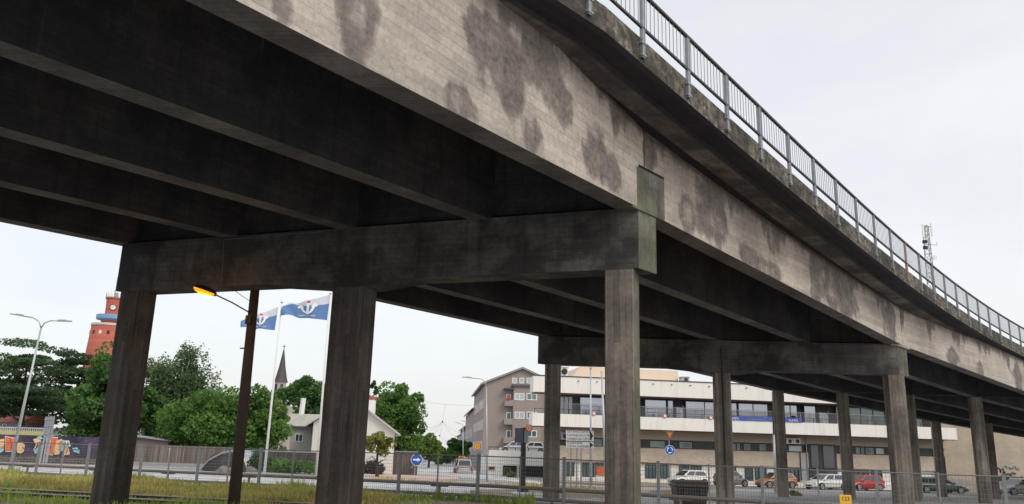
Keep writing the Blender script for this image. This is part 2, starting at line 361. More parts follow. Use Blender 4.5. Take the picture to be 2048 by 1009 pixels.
for k in range(6):
    A, B = [Vector(p) for p in PIER[k]]; bd = (B - A); bd.z = 0; W = bd.length; bd.normalize(); ang = atan2(bd.y, bd.x)
    kk = min(max(k, 1), 4); gd = Vector(PIER[kk + 1 if k > 0 else 1][0]) - Vector(PIER[kk if k > 0 else 0][0]); gd.z = 0; gd.normalize()
    nrm = Vector((-bd.y, bd.x, 0)) * -1      # towards the camera side or away, only for thickness
    if k <= 2:
        D = 1.36 if k != 2 else 1.16
        half = .34
        a0 = A - bd * (.27 if k == 1 else .2); b0 = B + bd * (-.08 if k == 1 else .12)
        c1, c2 = plan_end(a0, bd, gd, half, 1), plan_end(a0, bd, gd, half, -1)
        c3, c4 = plan_end(b0, bd, gd, half, -1), plan_end(b0, bd, gd, half, 1)
        # columns at 0, 2 and 4; haunches beside the middle one
        mid = A.lerp(B, .5)
        zb = lambda p: A.z + (B.z - A.z) * ((Vector((p.x, p.y, 0)) - Vector((A.x, A.y, 0))).dot(bd) / W)
        stations = [0, .5 - 1.5 / W, .5 - .4 / W, .5 + .4 / W, .5 + 2.3 / W, 1.]
        drops = [D, D, D + .14, D + .14, D - .03, D - .03]
        F1 = [c1.lerp(c4, s) for s in stations]; F2 = [c2.lerp(c3, s) for s in stations]
        m = MB(); vs = []
        for f1, f2, dr in zip(F1, F2, drops): 
            z = zb(f1) - .002
            vs += [(f1.x, f1.y, z), (f2.x, f2.y, z), (f2.x, f2.y, z - dr), (f1.x, f1.y, z - dr)]
        fs = []
        for s in range(5):
            for j in range(4): fs.append((s * 4 + j, s * 4 + (j + 1) % 4, s * 4 + 4 + (j + 1) % 4, s * 4 + 4 + j))
        m.add(vs, fs, 0); m.add([vs[0], vs[1], vs[2], vs[3]], [(3, 2, 1, 0)], 1); m.add(vs[-4:], [(0, 1, 2, 3)], 0)
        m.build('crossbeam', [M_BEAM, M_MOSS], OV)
        # ledge heads that the girder ends rest in
        for e, (P0, s) in enumerate(((A, -1),)):
            hd = MB(); q = P0 + bd * s * .12; gl = .68 if k == 1 else .5
            pl = [q - gd * gl - bd * s * .14, q + gd * gl - bd * s * .14, q + gd * gl + bd * s * .19, q - gd * gl + bd * s * .19]
            if s > 0: pl = pl[::-1]
            ds = [(p - P0).dot(gd) for p in pl]
            slope = (gpt(min(k + 1, 5), 0).z - gpt(max(k - 1, 0), 0).z) / (2 * 19.)
            z0 = P0.z - .06; H = .98 if k == 1 else .62
            hd.prism([(p.x, p.y) for p in pl], [z0 + slope * x + (-.0 if x < 0 else .0) for x in ds], [z0 + H + slope * x for x in ds])
            hd.build('bearing_ledge', M_MOSS if (k == 1 and e == 0) else (M_FACE if e == 0 else M_BEAM), OV)
            if e == 0:   # black strip painted in for the shade of the open slot above the ledge
                sl_ = MB(); pl2 = [q - gd * (gl + .02) - bd * s * .14, q + gd * (gl + .02) - bd * s * .14, q + gd * (gl + .02) + bd * s * .178, q - gd * (gl + .02) + bd * s * .178]
                sl_.prism([(p.x, p.y) for p in pl2], [z0 + H + slope * x for x in ds], [z0 + H + .075 + slope * x for x in ds])
                sl_.build('slot_shade_strip', M_SLOT, OV)
        for fr, dk in (((.30 if k == 1 else .22) / W, False), (.494, True), (1 - (.42 if k == 1 else .2) / W, True)):
            c = A.lerp(B, fr); zt = zb(c) - D - (.14 if fr == .494 else 0)
            wd = .64 if k == 1 else .62
            if fr == .494 and k == 1: wd = .88
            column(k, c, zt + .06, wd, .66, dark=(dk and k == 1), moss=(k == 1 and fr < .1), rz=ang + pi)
    else:
        for i in range(5):
            c = gpt(k, i); column(k, c, c.z + .03, .6, .6, dark=False, rz=ang + pi - .15)
    if k == 2:
        c = A.lerp(B, .494); q = c - Vector((0, 0, 0)) - nrm * -.36 * 1.; m = MB(); sgn = -1 if (c + nrm * .4 - EYE).length < (c - nrm * .4 - EYE).length else 1
        q = c - nrm * .36 * sgn; m.tube([(q.x, q.y, c.z - .3), (q.x, q.y, c.z - 3.0), (q.x, q.y, gz(q.x, q.y))], .03, 6); m.build('conduit_pipe', M_DARKST, OV)
    # diaphragm between the girders over the pier
    for i in range(4):
        p, q = gpt(k, i), gpt(k, i + 1); dd = (q - p).normalized()
        m = MB(); p = p + dd * .2; q = q - dd * .2; t2 = Vector((-dd.y, dd.x, 0)) * .15
        m.prism([tuple((p + t2).xy), tuple((p - t2).xy), tuple((q - t2).xy), tuple((q + t2).xy)], p.z + .1, edge(PT[k]).z - 1.5)
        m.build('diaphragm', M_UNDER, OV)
# railing
RL = bpy.data.objects.new('railing', None); sc.collection.objects.link(RL); RL.parent = OV
def rp(t, dz, off=.0):
    E_ = edge(t); d = edge_dir(t); n_ = Vector((d.y, -d.x, 0)); return E_ + n_ * off + Vector((0, 0, dz))
m = MB(); m2 = MB()
tt = [-20 + 1. * i for i in range(97)]
def sweep(m, dz, w, h, off):
    R = [[rp(t, dz - h, off), rp(t, dz - h, off + w), rp(t, dz, off + w), rp(t, dz, off)] for t in tt]
    for i in range(len(R) - 1):
        for j in range(4): m.add([R[i][j], R[i + 1][j], R[i + 1][(j + 1) % 4], R[i][(j + 1) % 4]], [(0, 1, 2, 3)])
sweep(m, 0, .07, .055, 0); m.build('handrail', M_DARKST, RL)
sweep(m2, -.78, .05, .05, .01); m2.build('lower_rail', M_DARKST, RL)
SP = 1.7836; posts = [SP * (k - 1) for k in range(-2, 42)]
for k, t in enumerate(posts):
    p = rp(t, 0, .03); d = edge_dir(t); rz = atan2(d.y, d.x); n_ = Vector((d.y, -d.x, 0)); m = MB()
    m.box(p + n_ * .02 + Vector((0, 0, -.73)), (.105, .012, 1.44), rz); m.box(p + n_ * .0 - n_ * .0 + Vector((0, 0, -.73)) + d * .045, (.012, .07, 1.44), rz); m.box(p - d * .045 + Vector((0, 0, -.73)), (.012, .07, 1.44), rz)
    for zz in (-1.14, -1.40): m.box(p + Vector((0, 0, zz)), (.17, .09, .035), rz)
    o = m.build('post', M_RUSTST if k == 12 else M_RAILST, RL)
    if k == 12: o['label'] = 'pale rusty pinkish post'
    m = MB(); nb = 12
    for j in range(1, nb):
        a = rp(t + SP * j / nb, -.04, .03); b = a.copy(); b.z = rp(t + SP * j / nb, -.80).z
        dx = .05 if (k == 16 and j in (6, 7)) else 0
        m.tube([a, (a + b) / 2 + d * dx, b], .0085, 4)
    m.build('baluster_panel', M_RAILST, RL)
# ------------------------------------------------------------------ ground
gm = N('asphalt_ground'); v = gm.coord('Object')
a = gm.noise(v, .12, 6, .6); b = gm.noise(v, 3, 6, .7)
gm.col(gm.mix(gm.mix((.24, .235, .23), (.36, .35, .345), a), gm.ramp(b, [(.3, .8), (.7, 1.15)]), .8, 'MULTIPLY')).set(.75)
ys = [-60, -20, 0, 6, 12, 18, 24, 26, 28, 30, 33, 37, 40, 46, 50, 57, 63, 70, 77, 84, 90, 92, 105, 125, 150, 170, 250, 400, 900, 2500]
xs = sorted([-2500, -600, -200, -100, -60, -40, -30, -24, -20, -17, -14, -11, -8, -5, -2, 0, 5, 10, 15, 9, 20, 25, 30, 40, 60, 100, 200, 600, 2500])
m = MB(); m.add([(x, y, gz(x, y)) for y in ys for x in xs], [(j * len(xs) + i, j * len(xs) + i + 1, (j + 1) * len(xs) + i + 1, (j + 1) * len(xs) + i) for j in range(len(ys) - 1) for i in range(len(xs) - 1)])
tag(m.build('ground', gm.mat), 'worn grey ground stretching under the bridge to the horizon', 'ground', kind='structure')
# ------------------------------------------------------------------ more materials
def leafmat(name, lo, hi, trans=.25):
    m = N(name); a = m.n('ShaderNodeAttribute', attribute_name='var')
    c = m.mix(lo, hi, a.outputs['Fac']); m.col(c); m.set(.6, 0, .3)
    tr = m.n('ShaderNodeBsdfTranslucent'); m.l(m.mix(c, (.5, .6, .1), .15), tr.inputs[0]); mx = m.n('ShaderNodeMixShader'); mx.inputs[0].default_value = trans
    o = m.t.nodes['Material Output']; m.l(m.b.outputs[0], mx.inputs[1]); m.l(tr.outputs[0], mx.inputs[2]); m.l(mx.outputs[0], o.inputs[0]); return m.mat
L_PINE = leafmat('pine_needles', (.018, .045, .024), (.08, .145, .055), .15)
L_DARK = leafmat('dark_leaves', (.025, .075, .024), (.12, .25, .06), .32)
L_MID = leafmat('green_leaves', (.035, .10, .022), (.16, .30, .065), .32)
L_LIGHT = leafmat('light_leaves', (.06, .12, .02), (.20, .28, .06))
L_BIRCH = leafmat('birch_leaves', (.035, .08, .035), (.15, .22, .09), .3)
L_YEL = leafmat('yellow_green_leaves', (.08, .11, .02), (.30, .30, .07))
L_RED = leafmat('reddish_leaves', (.14, .08, .04), (.28, .18, .10))
M_BARK = simple('bark', (.05, .04, .033), .9, 0, .5, 8)
M_BIRCHB = simple('pale_bark', (.22, .21, .19), .9, 0, .6, 8)
def leaves(name, cen, size, mat, parent, flat=.0, col=None):
    n = len(cen); u = RNG.normal(size=(n, 3)); u[:, 2] *= (1 - flat); u /= np.linalg.norm(u, axis=1)[:, None] + 1e-9
    r = RNG.normal(size=(n, 3)); v = np.cross(u, r); v /= np.linalg.norm(v, axis=1)[:, None] + 1e-9
    sz = (size * RNG.uniform(.6, 1.35, n))[:, None]; u = u * sz; v = v * sz * .62
    vs = np.stack([cen - u, cen + v * .9 - u * .1, cen + u, cen - v * .9 - u * .1], 1).reshape(-1, 3)
    L = np.array(abs_loc(parent)); me = bpy.data.meshes.new(name); vs = vs - L
    me.vertices.add(4 * n); me.vertices.foreach_set('co', vs.ravel()); me.loops.add(4 * n); me.loops.foreach_set('vertex_index', np.arange(4 * n))
    me.polygons.add(n); me.polygons.foreach_set('loop_start', np.arange(n) * 4); me.polygons.foreach_set('loop_total', np.full(n, 4))
    me.update(); me.materials.append(mat)
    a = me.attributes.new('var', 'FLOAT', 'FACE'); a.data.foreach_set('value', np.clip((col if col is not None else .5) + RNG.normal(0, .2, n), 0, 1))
    o = bpy.data.objects.new(name, me); sc.collection.objects.link(o); o.parent = parent; return o
def crown_pts(c, rx, rz, nclump, nleaf, kind='round', seed=0):
    rg = np.random.default_rng(seed); P = []; V = []
    for k in range(nclump):
        d = rg.normal(size=3); d /= np.linalg.norm(d); r = rg.uniform(.35, .95)
        q = np.array(c) + d * np.array([rx, rx * .8, rz]) * r
        if kind == 'pine': q[2] = c[2] + rz * (round((d[2] * r) * 3.0) / 3.0 + rg.normal() * .13 + .12 * sin(q[0] * 1.3)); q[0] += rx * rg.normal() * .08
        cr_ = rx * rg.uniform(.2, .38); n = int(nleaf / nclump * rg.uniform(.6, 1.4)); tint = rg.uniform(.25, .75)
        e = rg.normal(size=(n, 3)); e /= np.linalg.norm(e, axis=1)[:, None]; e *= rg.uniform(.45, 1.08, n)[:, None] ** .6
        sc_ = {'pine': (1.35, 1.35, .22), 'round': (1, 1, .8), 'birch': (.75, .75, 1.25), 'column': (.8, .8, 1.3)}[kind]
        if kind == 'birch': e[:, 2] -= .5 * rg.uniform(0, 1, n) ** 2
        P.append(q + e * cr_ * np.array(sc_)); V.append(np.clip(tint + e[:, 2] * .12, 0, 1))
    return np.concatenate(P), np.concatenate(V)
def tree(name, label, px, top, bot_crown, wpx, Y, mat, kind='round', nclump=38, nleaf=6000, leaf=.24, bark=None, trunkpx=None, base_y=None, group=None, seed=1, lean=0., cat='tree'):
    P = at(px, (top + bot_crown) / 2, Y); s = Y / F; rx = wpx / 2 * s * 1.08; rz = (bot_crown - top) / 2 * s * 1.05
    bx = at(trunkpx if trunkpx else px, bot_crown, Y).x; gzz = gz(bx, Y)
    T = thing(name, label, cat, (bx, Y, gzz), group)
    C_ = (P.x, Y, P.z); pts, var = crown_pts(C_, rx, rz, int(nclump * 1.3), int(nleaf * 1.9), kind, seed)
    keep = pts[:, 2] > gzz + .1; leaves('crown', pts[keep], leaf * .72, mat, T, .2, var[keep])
    rg = random.Random(seed); m = MB(); R = max(.12, rx * .07)
    top_ = Vector((P.x, Y, P.z + rz * .55)); b = Vector((bx, Y, gzz - .1)); mid = b.lerp(top_, .45) + Vector((rg.uniform(-.3, .3), 0, 0))
    m.tube([b, b.lerp(mid, .5), mid, top_], [R * 1.25, R, R * .75, R * .2], 8)
    for k in range(9 if kind != 'column' else 3):
        q = b.lerp(top_, rg.uniform(.35, .8)); a = rg.uniform(0, 2 * pi); r = rx * rg.uniform(.5, .85)
        e = Vector((P.x + cos(a) * r, Y + sin(a) * r * .7, min(P.z + rz * .8, q.z + rg.uniform(.1, .7) * rz)))
        m.tube([q, q.lerp(e, .5) + Vector((0, 0, rg.uniform(-.2, .4))), e], [R * .45, R * .3, R * .08], 6)
    m.build('trunk', bark or M_BARK, T, smooth=True); return T
tree('pine_tree', 'big spreading pine with open flat layers behind the tall double lamp', 45, 690, 860, 175, 80, L_PINE, 'pine', 40, 9000, .2, trunkpx=52, seed=3)
tree('pine_tree', 'dense dark pine between the double lamp and the leafy tree', 150, 705, 885, 150, 88, L_PINE, 'pine', 44, 9500, .24, seed=5)
tree('pine_tree', 'half hidden dark pine cut by the left edge of the picture', -30, 700, 870, 150, 92, L_PINE, 'pine', 34, 6500, .24, seed=9)
tree('leafy_tree', 'bright broad leafy tree below the red tower beside the leaning column', 215, 706, 895, 150, 74, L_DARK, 'round', 46, 9500, .27, trunkpx=168, seed=11)
tree('birch_tree', 'tall grey green birch with drooping twigs right of the left column', 355, 700, 890, 165, 92, L_BIRCH, 'birch', 60, 17000, .2, M_BIRCHB, seed=13)
tree('birch_tree', 'thin pale birch just beside the left column', 310, 705, 900, 90, 97, L_BIRCH, 'birch', 24, 3000, .2, M_BIRCHB, seed=14)
tree('leafy_tree', 'low dark leafy tree behind the weathered shed roof', 300, 770, 880, 75, 78, L_DARK, 'round', 20, 3500, .24, seed=15)
tree('leafy_tree', 'wide low bright green tree behind the wooden fence', 425, 790, 912, 175, 70, L_MID, 'round', 60, 12000, .22, seed=17)
tree('leafy_tree', 'rounded bright green tree left of the white flagpole', 503, 788, 915, 138, 71, L_MID, 'round', 60, 12000, .22, seed=19)
tree('leafy_tree', 'dark round leafy tree behind the white chimney', 624, 750, 850, 112, 112, L_DARK, 'round', 36, 6500, .32, seed=21)
tree('leafy_tree', 'tall dense green tree right of the white gabled house', 788, 772, 910, 116, 84, L_MID, 'round', 60, 13000, .24, trunkpx=795, seed=23)
tree('cypress_tree', 'narrow dark pointed tree top behind the tall dense green tree', 746, 750, 860, 20, 120, L_PINE, 'column', 16, 1200, .3, seed=24)
tree('young_tree', 'small open yellow green tree before the white gable wall', 757, 862, 915, 62, 62, L_YEL, 'round', 16, 900, .17, seed=25)
tree('street_tree', 'bright green street tree left of the hanging wires', 858, 876, 915, 56, 120, L_LIGHT, 'round', 24, 3500, .3, seed=27)
tree('street_tree', 'darker green street tree beside the blue crossing sign', 918, 880, 918, 46, 130, L_DARK, 'round', 24, 3000, .32, seed=28)
tree('street_tree', 'low hedge like tree at the far end of the street', 882, 897, 925, 46, 150, L_DARK, 'round', 20, 2400, .35, seed=29)
def bush(name, label, px, top, base, wpx, mat, n=2500, leaf=.13, kind='round', seed=1, Y=None, group=None):
    g = ground(px, base) if Y is None else None; Y = g.y if g else Y; s = Y / F; rx = wpx / 2 * s; h = (base - top) * s; gg = gz(at(px, base, Y).x, Y)
    c = (at(px, base, Y).x, Y, gg + h * .45); T = thing(name, label, 'bush', (c[0], Y, gg), group)
    rg = np.random.default_rng(seed); P = []; V = []
    for k in range(22):
        a = rg.uniform(0, 2 * pi); r = rg.uniform(0, .85) ** .5; q = np.array([c[0] + cos(a) * rx * r * .85, Y + sin(a) * min(rx, 1.6) * r * .7, gg + h * rg.uniform(.15, .72) * (1 - .4 * r)])
        m_ = int(n / 22); e = rg.normal(size=(m_, 3)); e /= np.linalg.norm(e, axis=1)[:, None]; e *= rg.uniform(.5, 1.1, m_)[:, None]
        P.append(q + e * np.array([rx * .26, min(rx, 1.5) * .3, h * .3])); V.append(np.full(m_, rg.uniform(.2, .8)))
    P = np.concatenate(P); V = np.concatenate(V); k = P[:, 2] > gg
    leaves('foliage', P[k], leaf, mat, T, 0, V[k])
    m = MB()
    for j in range(5): a = j * 1.25; m.tube([(c[0], Y, gg - .05), (c[0] + cos(a) * rx * .4, Y + sin(a) * .3, gg + h * .6)], [.03, .01], 5)
    m.build('stem', M_BARK, T); return T
bush('low_conifer', 'spreading green conifer hedge in front of the grey wooden wing', 570, 912, 946, 140, L_MID, 4500, .11, seed=31)
bush('low_conifer', 'small bluish conifer beside the foot of the white flagpole', 512, 898, 943, 44, L_PINE, 1800, .1, seed=32)
bush('bush', 'pinkish dry bush under the window of the grey wing', 617, 878, 915, 46, L_RED, 1300, .12, seed=33, Y=64)
bush('bush', 'round green bush between the flagpole and the grey wing', 545, 868, 925, 60, L_DARK, 2200, .14, seed=34, Y=66)
bush('low_conifer', 'low green hedge right of the pedestrian crossing sign', 786, 918, 948, 52, L_MID, 2400, .1, seed=35)
bush('bush', 'dark purple brown hedge beside the middle column', 738, 916, 950, 62, simple('purple_leaves', (.05, .03, .035), .8, 0, .5, 9), 2400, .1, seed=36)
bush('bush', 'pale flowering shrub in front of the garage opening', 1022, 942, 956, 22, L_YEL, 400, .1, seed=37)
bush('bush', 'small weedy bush at the foot of the concrete column beside the orange car', 1590, 980, 992, 30, L_YEL, 300, .08, seed=38)
# ------------------------------------------------------------------ ground layers
def gsheet(name, label, poly, mat, dz=.004, kerb=None, kind='structure'):
    P = [ground(x, y) for x, y in poly]; m = MB()
    bm = bmesh.new(); vs = [bm.verts.new((p.x, p.y, gz(p.x, p.y) + dz)) for p in P]; f = bm.faces.new(vs)
    if f.normal.z < 0: f.normal_flip()
    if kerb:
        r = bmesh.ops.extrude_face_region(bm, geom=[f])
        for v in r['geom']:
            if isinstance(v, bmesh.types.BMVert): v.co.z += kerb
    bm.normal_update(); me = bpy.data.meshes.new(name); bm.to_mesh(me); bm.free(); me.materials.append(mat); autouv(me)
    o = bpy.data.objects.new(name, me); sc.collection.objects.link(o); tag(o, label, name.split('.')[0].replace('_', ' '), kind=kind); return o
def gravel(name, a, b, sc_=9):
    m = N(name); v = m.coord('Object'); n1 = m.noise(v, .5, 5); n2 = m.noise(v, sc_, 5, .75); n3 = m.noise(v, 30, 3, .7)
    m.col(m.mix(m.mix(a, b, n1), m.ramp(m.math('ADD', m.math('MULTIPLY', n2, .6), m.math('MULTIPLY', n3, .4)), [(.35, .45), (.62, 1.35)]), .9, 'MULTIPLY')).set(.9)
    m.bump(n2, .8, .05); return m.mat
M_ASPH = gravel('pale_wet_asphalt', (.46, .45, .46), (.62, .61, .615), 1.2)
M_PINKG = gravel('pink_gravel', (.46, .35, .31), (.66, .54, .49))
M_GREYG = gravel('grey_gravel', (.12, .11, .10), (.26, .235, .215), 5)
M_BROWNG = gravel('brown_gravel', (.22, .17, .12), (.40, .31, .22), 6)
M_KERB = simple('kerb_stone', (.42, .40, .37), .8, 0, .2, 4)
def strip(name, label, Y0, Y1, x0, x1, mat, dz=.004, slope=-.435, kerb=False):
    """long strip parallel to the mesh fence; Y0,Y1 measured where X=0"""
    m = MB(); n = 40; xs_ = [x0 + (x1 - x0) * i / n for i in range(n + 1)]; nj = max(1, int((Y1 - Y0) / 3) + 1)
    vs = [(x, Y0 + (Y1 - Y0) * j / nj + slope * x, gz(x, Y0 + (Y1 - Y0) * j / nj + slope * x) + dz) for j in range(nj + 1) for x in xs_]
    m.add(vs, [(j * (n + 1) + i, j * (n + 1) + i + 1, (j + 1) * (n + 1) + i + 1, (j + 1) * (n + 1) + i) for j in range(nj) for i in range(n)])
    return tag(m.build(name, mat), label, 'road' if 'road' in name else name, kind='structure')
strip('road', 'pale wet asphalt road behind the mesh fence', 30.0, 45.5, -60, 24, M_ASPH, .012)
gsheet('street', 'pale asphalt street running away between the houses', [(815, 950), (1010, 962), (1110, 975), (1070, 962), (960, 948), (945, 930), (905, 922), (866, 922), (826, 932)], M_ASPH, .02)
gsheet('verge', 'pinkish gravel verge before the wooden fence', [(-120, 935), (200, 939), (420, 943), (640, 951), (640, 945), (420, 937), (200, 931), (-120, 927)], M_PINKG, .016)
gsheet('traffic_island', 'pinkish gravel island under the round blue arrow sign', [(650, 952), (810, 949), (880, 951), (922, 955), (916, 960), (880, 963), (650, 966)], M_PINKG, .004, .1)
gsheet('verge', 'brown gravel verge below the dark pole and the second left column', [(940, 990), (1280, 1000), (1280, 983), (1100, 979), (940, 981)], M_BROWNG, .022)
gsheet('verge', 'weedy kerbed verge in front of the harbour office', [(1100, 966), (1260, 974), (1450, 976), (1450, 969), (1260, 964), (1100, 959)], M_BROWNG, .004, .09)
gsheet('gravel_yard', 'coarse grey gravel yard under the far spans of the bridge', [(1285, 1012), (1500, 1030), (2200, 1060), (2300, 990), (1930, 982), (1730, 977), (1590, 972), (1440, 974), (1300, 982)], M_GREYG, .026)
strip('trackbed', 'weedy earth strip under the railway track', 16, 29.6, -60, 24, M_BROWNG, .008)

# ------------------------------------------------------------------ railway track
A_ = ground(0, 984); B_ = ground(440, 1006); td = (B_ - A_); td.z = 0; td.normalize(); tn = Vector((-td.y, td.x, 0))
TR = thing('railway_track', 'rusty railway track half hidden in weeds along the front', 'railway track', (A_.x, A_.y, gz(A_.x, A_.y)))
M_RAIL = simple('worn_rail_steel', (.50, .44, .40), .5, .4, .3, 5); M_SLEEP = simple('old_sleeper', (.07, .055, .045), .9, 0, .5, 6)
for off in (0, -1.52):
    m = MB(); Q = [A_ + td * s + tn * off for s in range(-40, 50, 3)]
    for i in range(len(Q) - 1):
        a, b = Q[i], Q[i + 1]; za, zb_ = gz(a.x, a.y) - .035, gz(b.x, b.y) - .035
        for (w_, z0, z1, mi_) in ((.07, .13, .16, 0), (.02, .02, .13, 1), (.14, -.01, .02, 1)):
            h_ = tn * (w_ / 2); m.add([(a.x - h_.x, a.y - h_.y, za + z0), (b.x - h_.x, b.y - h_.y, zb_ + z0), (b.x + h_.x, b.y + h_.y, zb_ + z0), (a.x + h_.x, a.y + h_.y, za + z0),
                                       (a.x - h_.x, a.y - h_.y, za + z1), (b.x - h_.x, b.y - h_.y, zb_ + z1), (b.x + h_.x, b.y + h_.y, zb_ + z1), (a.x + h_.x, a.y + h_.y, za + z1)],
                                      [(0, 1, 5, 4), (4, 5, 6, 7), (2, 3, 7, 6)], mi_)
    m.build('rail', [M_RAIL, M_SLEEP], TR)
for s in range(-12, 38):
    c = A_ + td * (s * .65 - 2) + tn * -.76; m = MB(); m.box((c.x, c.y, gz(c.x, c.y) - .035), (2.4, .22, .12), atan2(tn.y, tn.x)); m.build('sleeper', M_SLEEP, TR)
# ------------------------------------------------------------------ grass and weeds
def blades(name, label, n, region, mat, h0, h1, w=.02, dens=None, seed=4):
    rg = np.random.default_rng(seed); P = []
    x = rg.uniform(region[0], region[1], n); y0 = rg.uniform(region[2], region[3], n); y = y0 - .435 * x
    tv = rg.normal(size=(n, 2)) ; clump = np.sin(x * 2.1 + np.sin(y * 1.7) * 2) * np.cos(y * 1.3 + x * .4) + np.sin(x * .7) * .6
    patch = rg.uniform(-1.2, 1.3, n) < clump + .35; dr_ = (x - A_.x) * tn.x + (y - A_.y) * tn.y; patch &= ~((((dr_ > -.16) & (dr_ < .08)) | ((dr_ > -1.68) & (dr_ < -1.44))) & (rg.uniform(0, 1, n) < .97)); patch |= (dr_ > -1.44) & (dr_ < -.16); x, y, clump, tv = x[patch], y[patch], clump[patch], tv[patch]; n = len(x)
    z = np.array([gz(a, b) for a, b in zip(x, y)]); h = rg.uniform(h0, h1, n) * (1 + .45 * np.clip(clump, -1, 1.4)); dr2 = (x - A_.x) * tn.x + (y - A_.y) * tn.y; h = np.where((dr2 > -1.75) & (dr2 < .1), h * .5, np.where((dr2 > -3.2) & (dr2 <= -1.75), h * .7, h)); a = rg.uniform(0, 2 * pi, n); lean = rg.uniform(.1, .6, n) * h
    dx, dy = np.cos(a), np.sin(a); ww = w * rg.uniform(.6, 1.6, n)
    b0 = np.stack([x - dy * ww, y + dx * ww, z], 1); b1_ = np.stack([x + dy * ww, y - dx * ww, z], 1)
    m0 = np.stack([x + dx * lean * .35 + dy * ww * .7, y + dy * lean * .35 - dx * ww * .7, z + h * .6], 1); m1 = np.stack([x + dx * lean * .35 - dy * ww * .7, y + dy * lean * .35 + dx * ww * .7, z + h * .6], 1)
    t = np.stack([x + dx * lean, y + dy * lean, z + h], 1)
    vs = np.stack([b0, b1_, m0, m1, t], 1).reshape(-1, 3); me = bpy.data.meshes.new(name)
    idx = np.arange(n) * 5; q = np.stack([idx, idx + 1, idx + 2, idx + 3], 1); tr = np.stack([idx + 3, idx + 2, idx + 4], 1)
    loops = np.concatenate([q.ravel(), tr.ravel()]); me.vertices.add(5 * n); me.vertices.foreach_set('co', vs.ravel()); me.loops.add(len(loops)); me.loops.foreach_set('vertex_index', loops)
    me.polygons.add(2 * n); me.polygons.foreach_set('loop_start', np.concatenate([np.arange(n) * 4, 4 * n + np.arange(n) * 3])); me.polygons.foreach_set('loop_total', np.concatenate([np.full(n, 4), np.full(n, 3)])); me.update()
    me.materials.append(mat); v_ = np.clip(.5 + .3 * np.sin(x * .9) * np.cos(y * 1.1) + rg.normal(0, .2, n), 0, 1)
    at2 = me.attributes.new('var', 'FLOAT', 'FACE'); at2.data.foreach_set('value', np.concatenate([v_, v_]))
    o = bpy.data.objects.new(name, me); sc.collection.objects.link(o); tag(o, label, 'grass', kind='stuff'); return o
G_DRY = leafmat('dry_grass_blades', (.42, .26, .10), (.80, .66, .28), .4); G_GRN = leafmat('green_grass_blades', (.16, .26, .05), (.50, .58, .15), .4)
blades('grass', 'dry yellow brown grass between the track and the mesh fence', 42000, (-32, -3.5, 20.2, 28.3), G_DRY, .12, .28)
blades('grass', 'green grass growing along the railway track', 30000, (-30, -2.2, 16.2, 28.3), G_GRN, .1, .3, seed=8)
blades('grass', 'short grass between the two rails of the track', 24000, (-30, -6, 16.4, 21.5), G_GRN, .06, .15, seed=21)
blades('weeds', 'taller green weeds growing along the foot of the fence', 7000, (-30, 1, 27.6, 28.6), G_GRN, .12, .38, .018, seed=12)
blades('weeds', 'low grass patches growing on the far verge', 3500, (-8, 10, 44.5, 47.5), G_DRY, .1, .25, .03, seed=15)
# ------------------------------------------------------------------ mesh fence and pipe barrier
M_WIRE = simple('fence_wire', (.20, .215, .22), .6, .3, .1); M_FPOST = simple('fence_post_steel', (.27, .29, .30), .6, .35, .2, 6)
def fy(x): return 28.17 - .435 * x
FN = thing('mesh_fence', 'long grey welded mesh fence standing beside the railway track', 'fence', (0, fy(0), gz(0, fy(0))))
fdir = Vector((1, -.435, 0)).normalized(); frz = atan2(fdir.y, fdir.x)
def fpt(k): q = Vector((-.95, fy(-.95), 0)) + fdir * (1.572 * k); q.z = gz(q.x, q.y); return q
for k in range(-32, 16):
    p = fpt(k); big = (k % 2 == 0); m = MB(); w_ = .09 if big else .045
    m.box((p.x, p.y, p.z + .74), (w_, w_, 1.68), frz)
    if big: m.box((p.x, p.y, p.z + 1.585), (w_ + .015, w_ + .015, .012), frz)
    o = m.build('post', M_FPOST, FN)
    q = fpt(k + 1); m = MB(); H = 1.52
    for j in range(1, 19):
        a = p.lerp(q, j / 19) ; n_ = .004; m.add([(a.x - fdir.x * n_, a.y - fdir.y * n_, a.z + .08), (a.x + fdir.x * n_, a.y + fdir.y * n_, a.z + .08), (a.x + fdir.x * n_, a.y + fdir.y * n_, a.z + H), (a.x - fdir.x * n_, a.y - fdir.y * n_, a.z + H)], [(0, 1, 2, 3)])
    for j in range(13):
        z = .08 + j * .12; m.add([(p.x, p.y, p.z + z - .004), (q.x, q.y, q.z + z - .004), (q.x, q.y, q.z + z + .004), (p.x, p.y, p.z + z + .004)], [(0, 1, 2, 3)])
    m.tube([p + Vector((0, 0, H)), q + Vector((0, 0, H))], .021, 6); m.build('mesh_panel', M_WIRE, FN)
M_PIPE = simple('weathered_pipe', (.24, .22, .205), .7, .15, .35, 2)
PB = thing('pipe_barrier', 'low two rail barrier of weathered round pipes behind the mesh fence', 'barrier', (0, fy(0) + .6, gz(0, fy(0) + .6)))
def bp(s, z): q = Vector((-2.35, fy(-2.35) + .55, 0)) + fdir * s; q.z = gz(q.x, q.y) + z; return q
for z, r in ((.52, .065), (.17, .06)):
    m = MB(); m.tube([bp(s, z) for s in range(-44, 30, 2)], r, 10); m.build('pipe', M_PIPE, PB, smooth=True)
for k in range(-10, 7):
    a = bp(4.3 * k, -.1); m = MB(); m.tube([a, bp(4.3 * k, .5)], .05, 8); m.tube([bp(4.3 * k - .35, .44), bp(4.3 * k + .35, .44)], .03, 6); m.build('post', M_PIPE, PB)
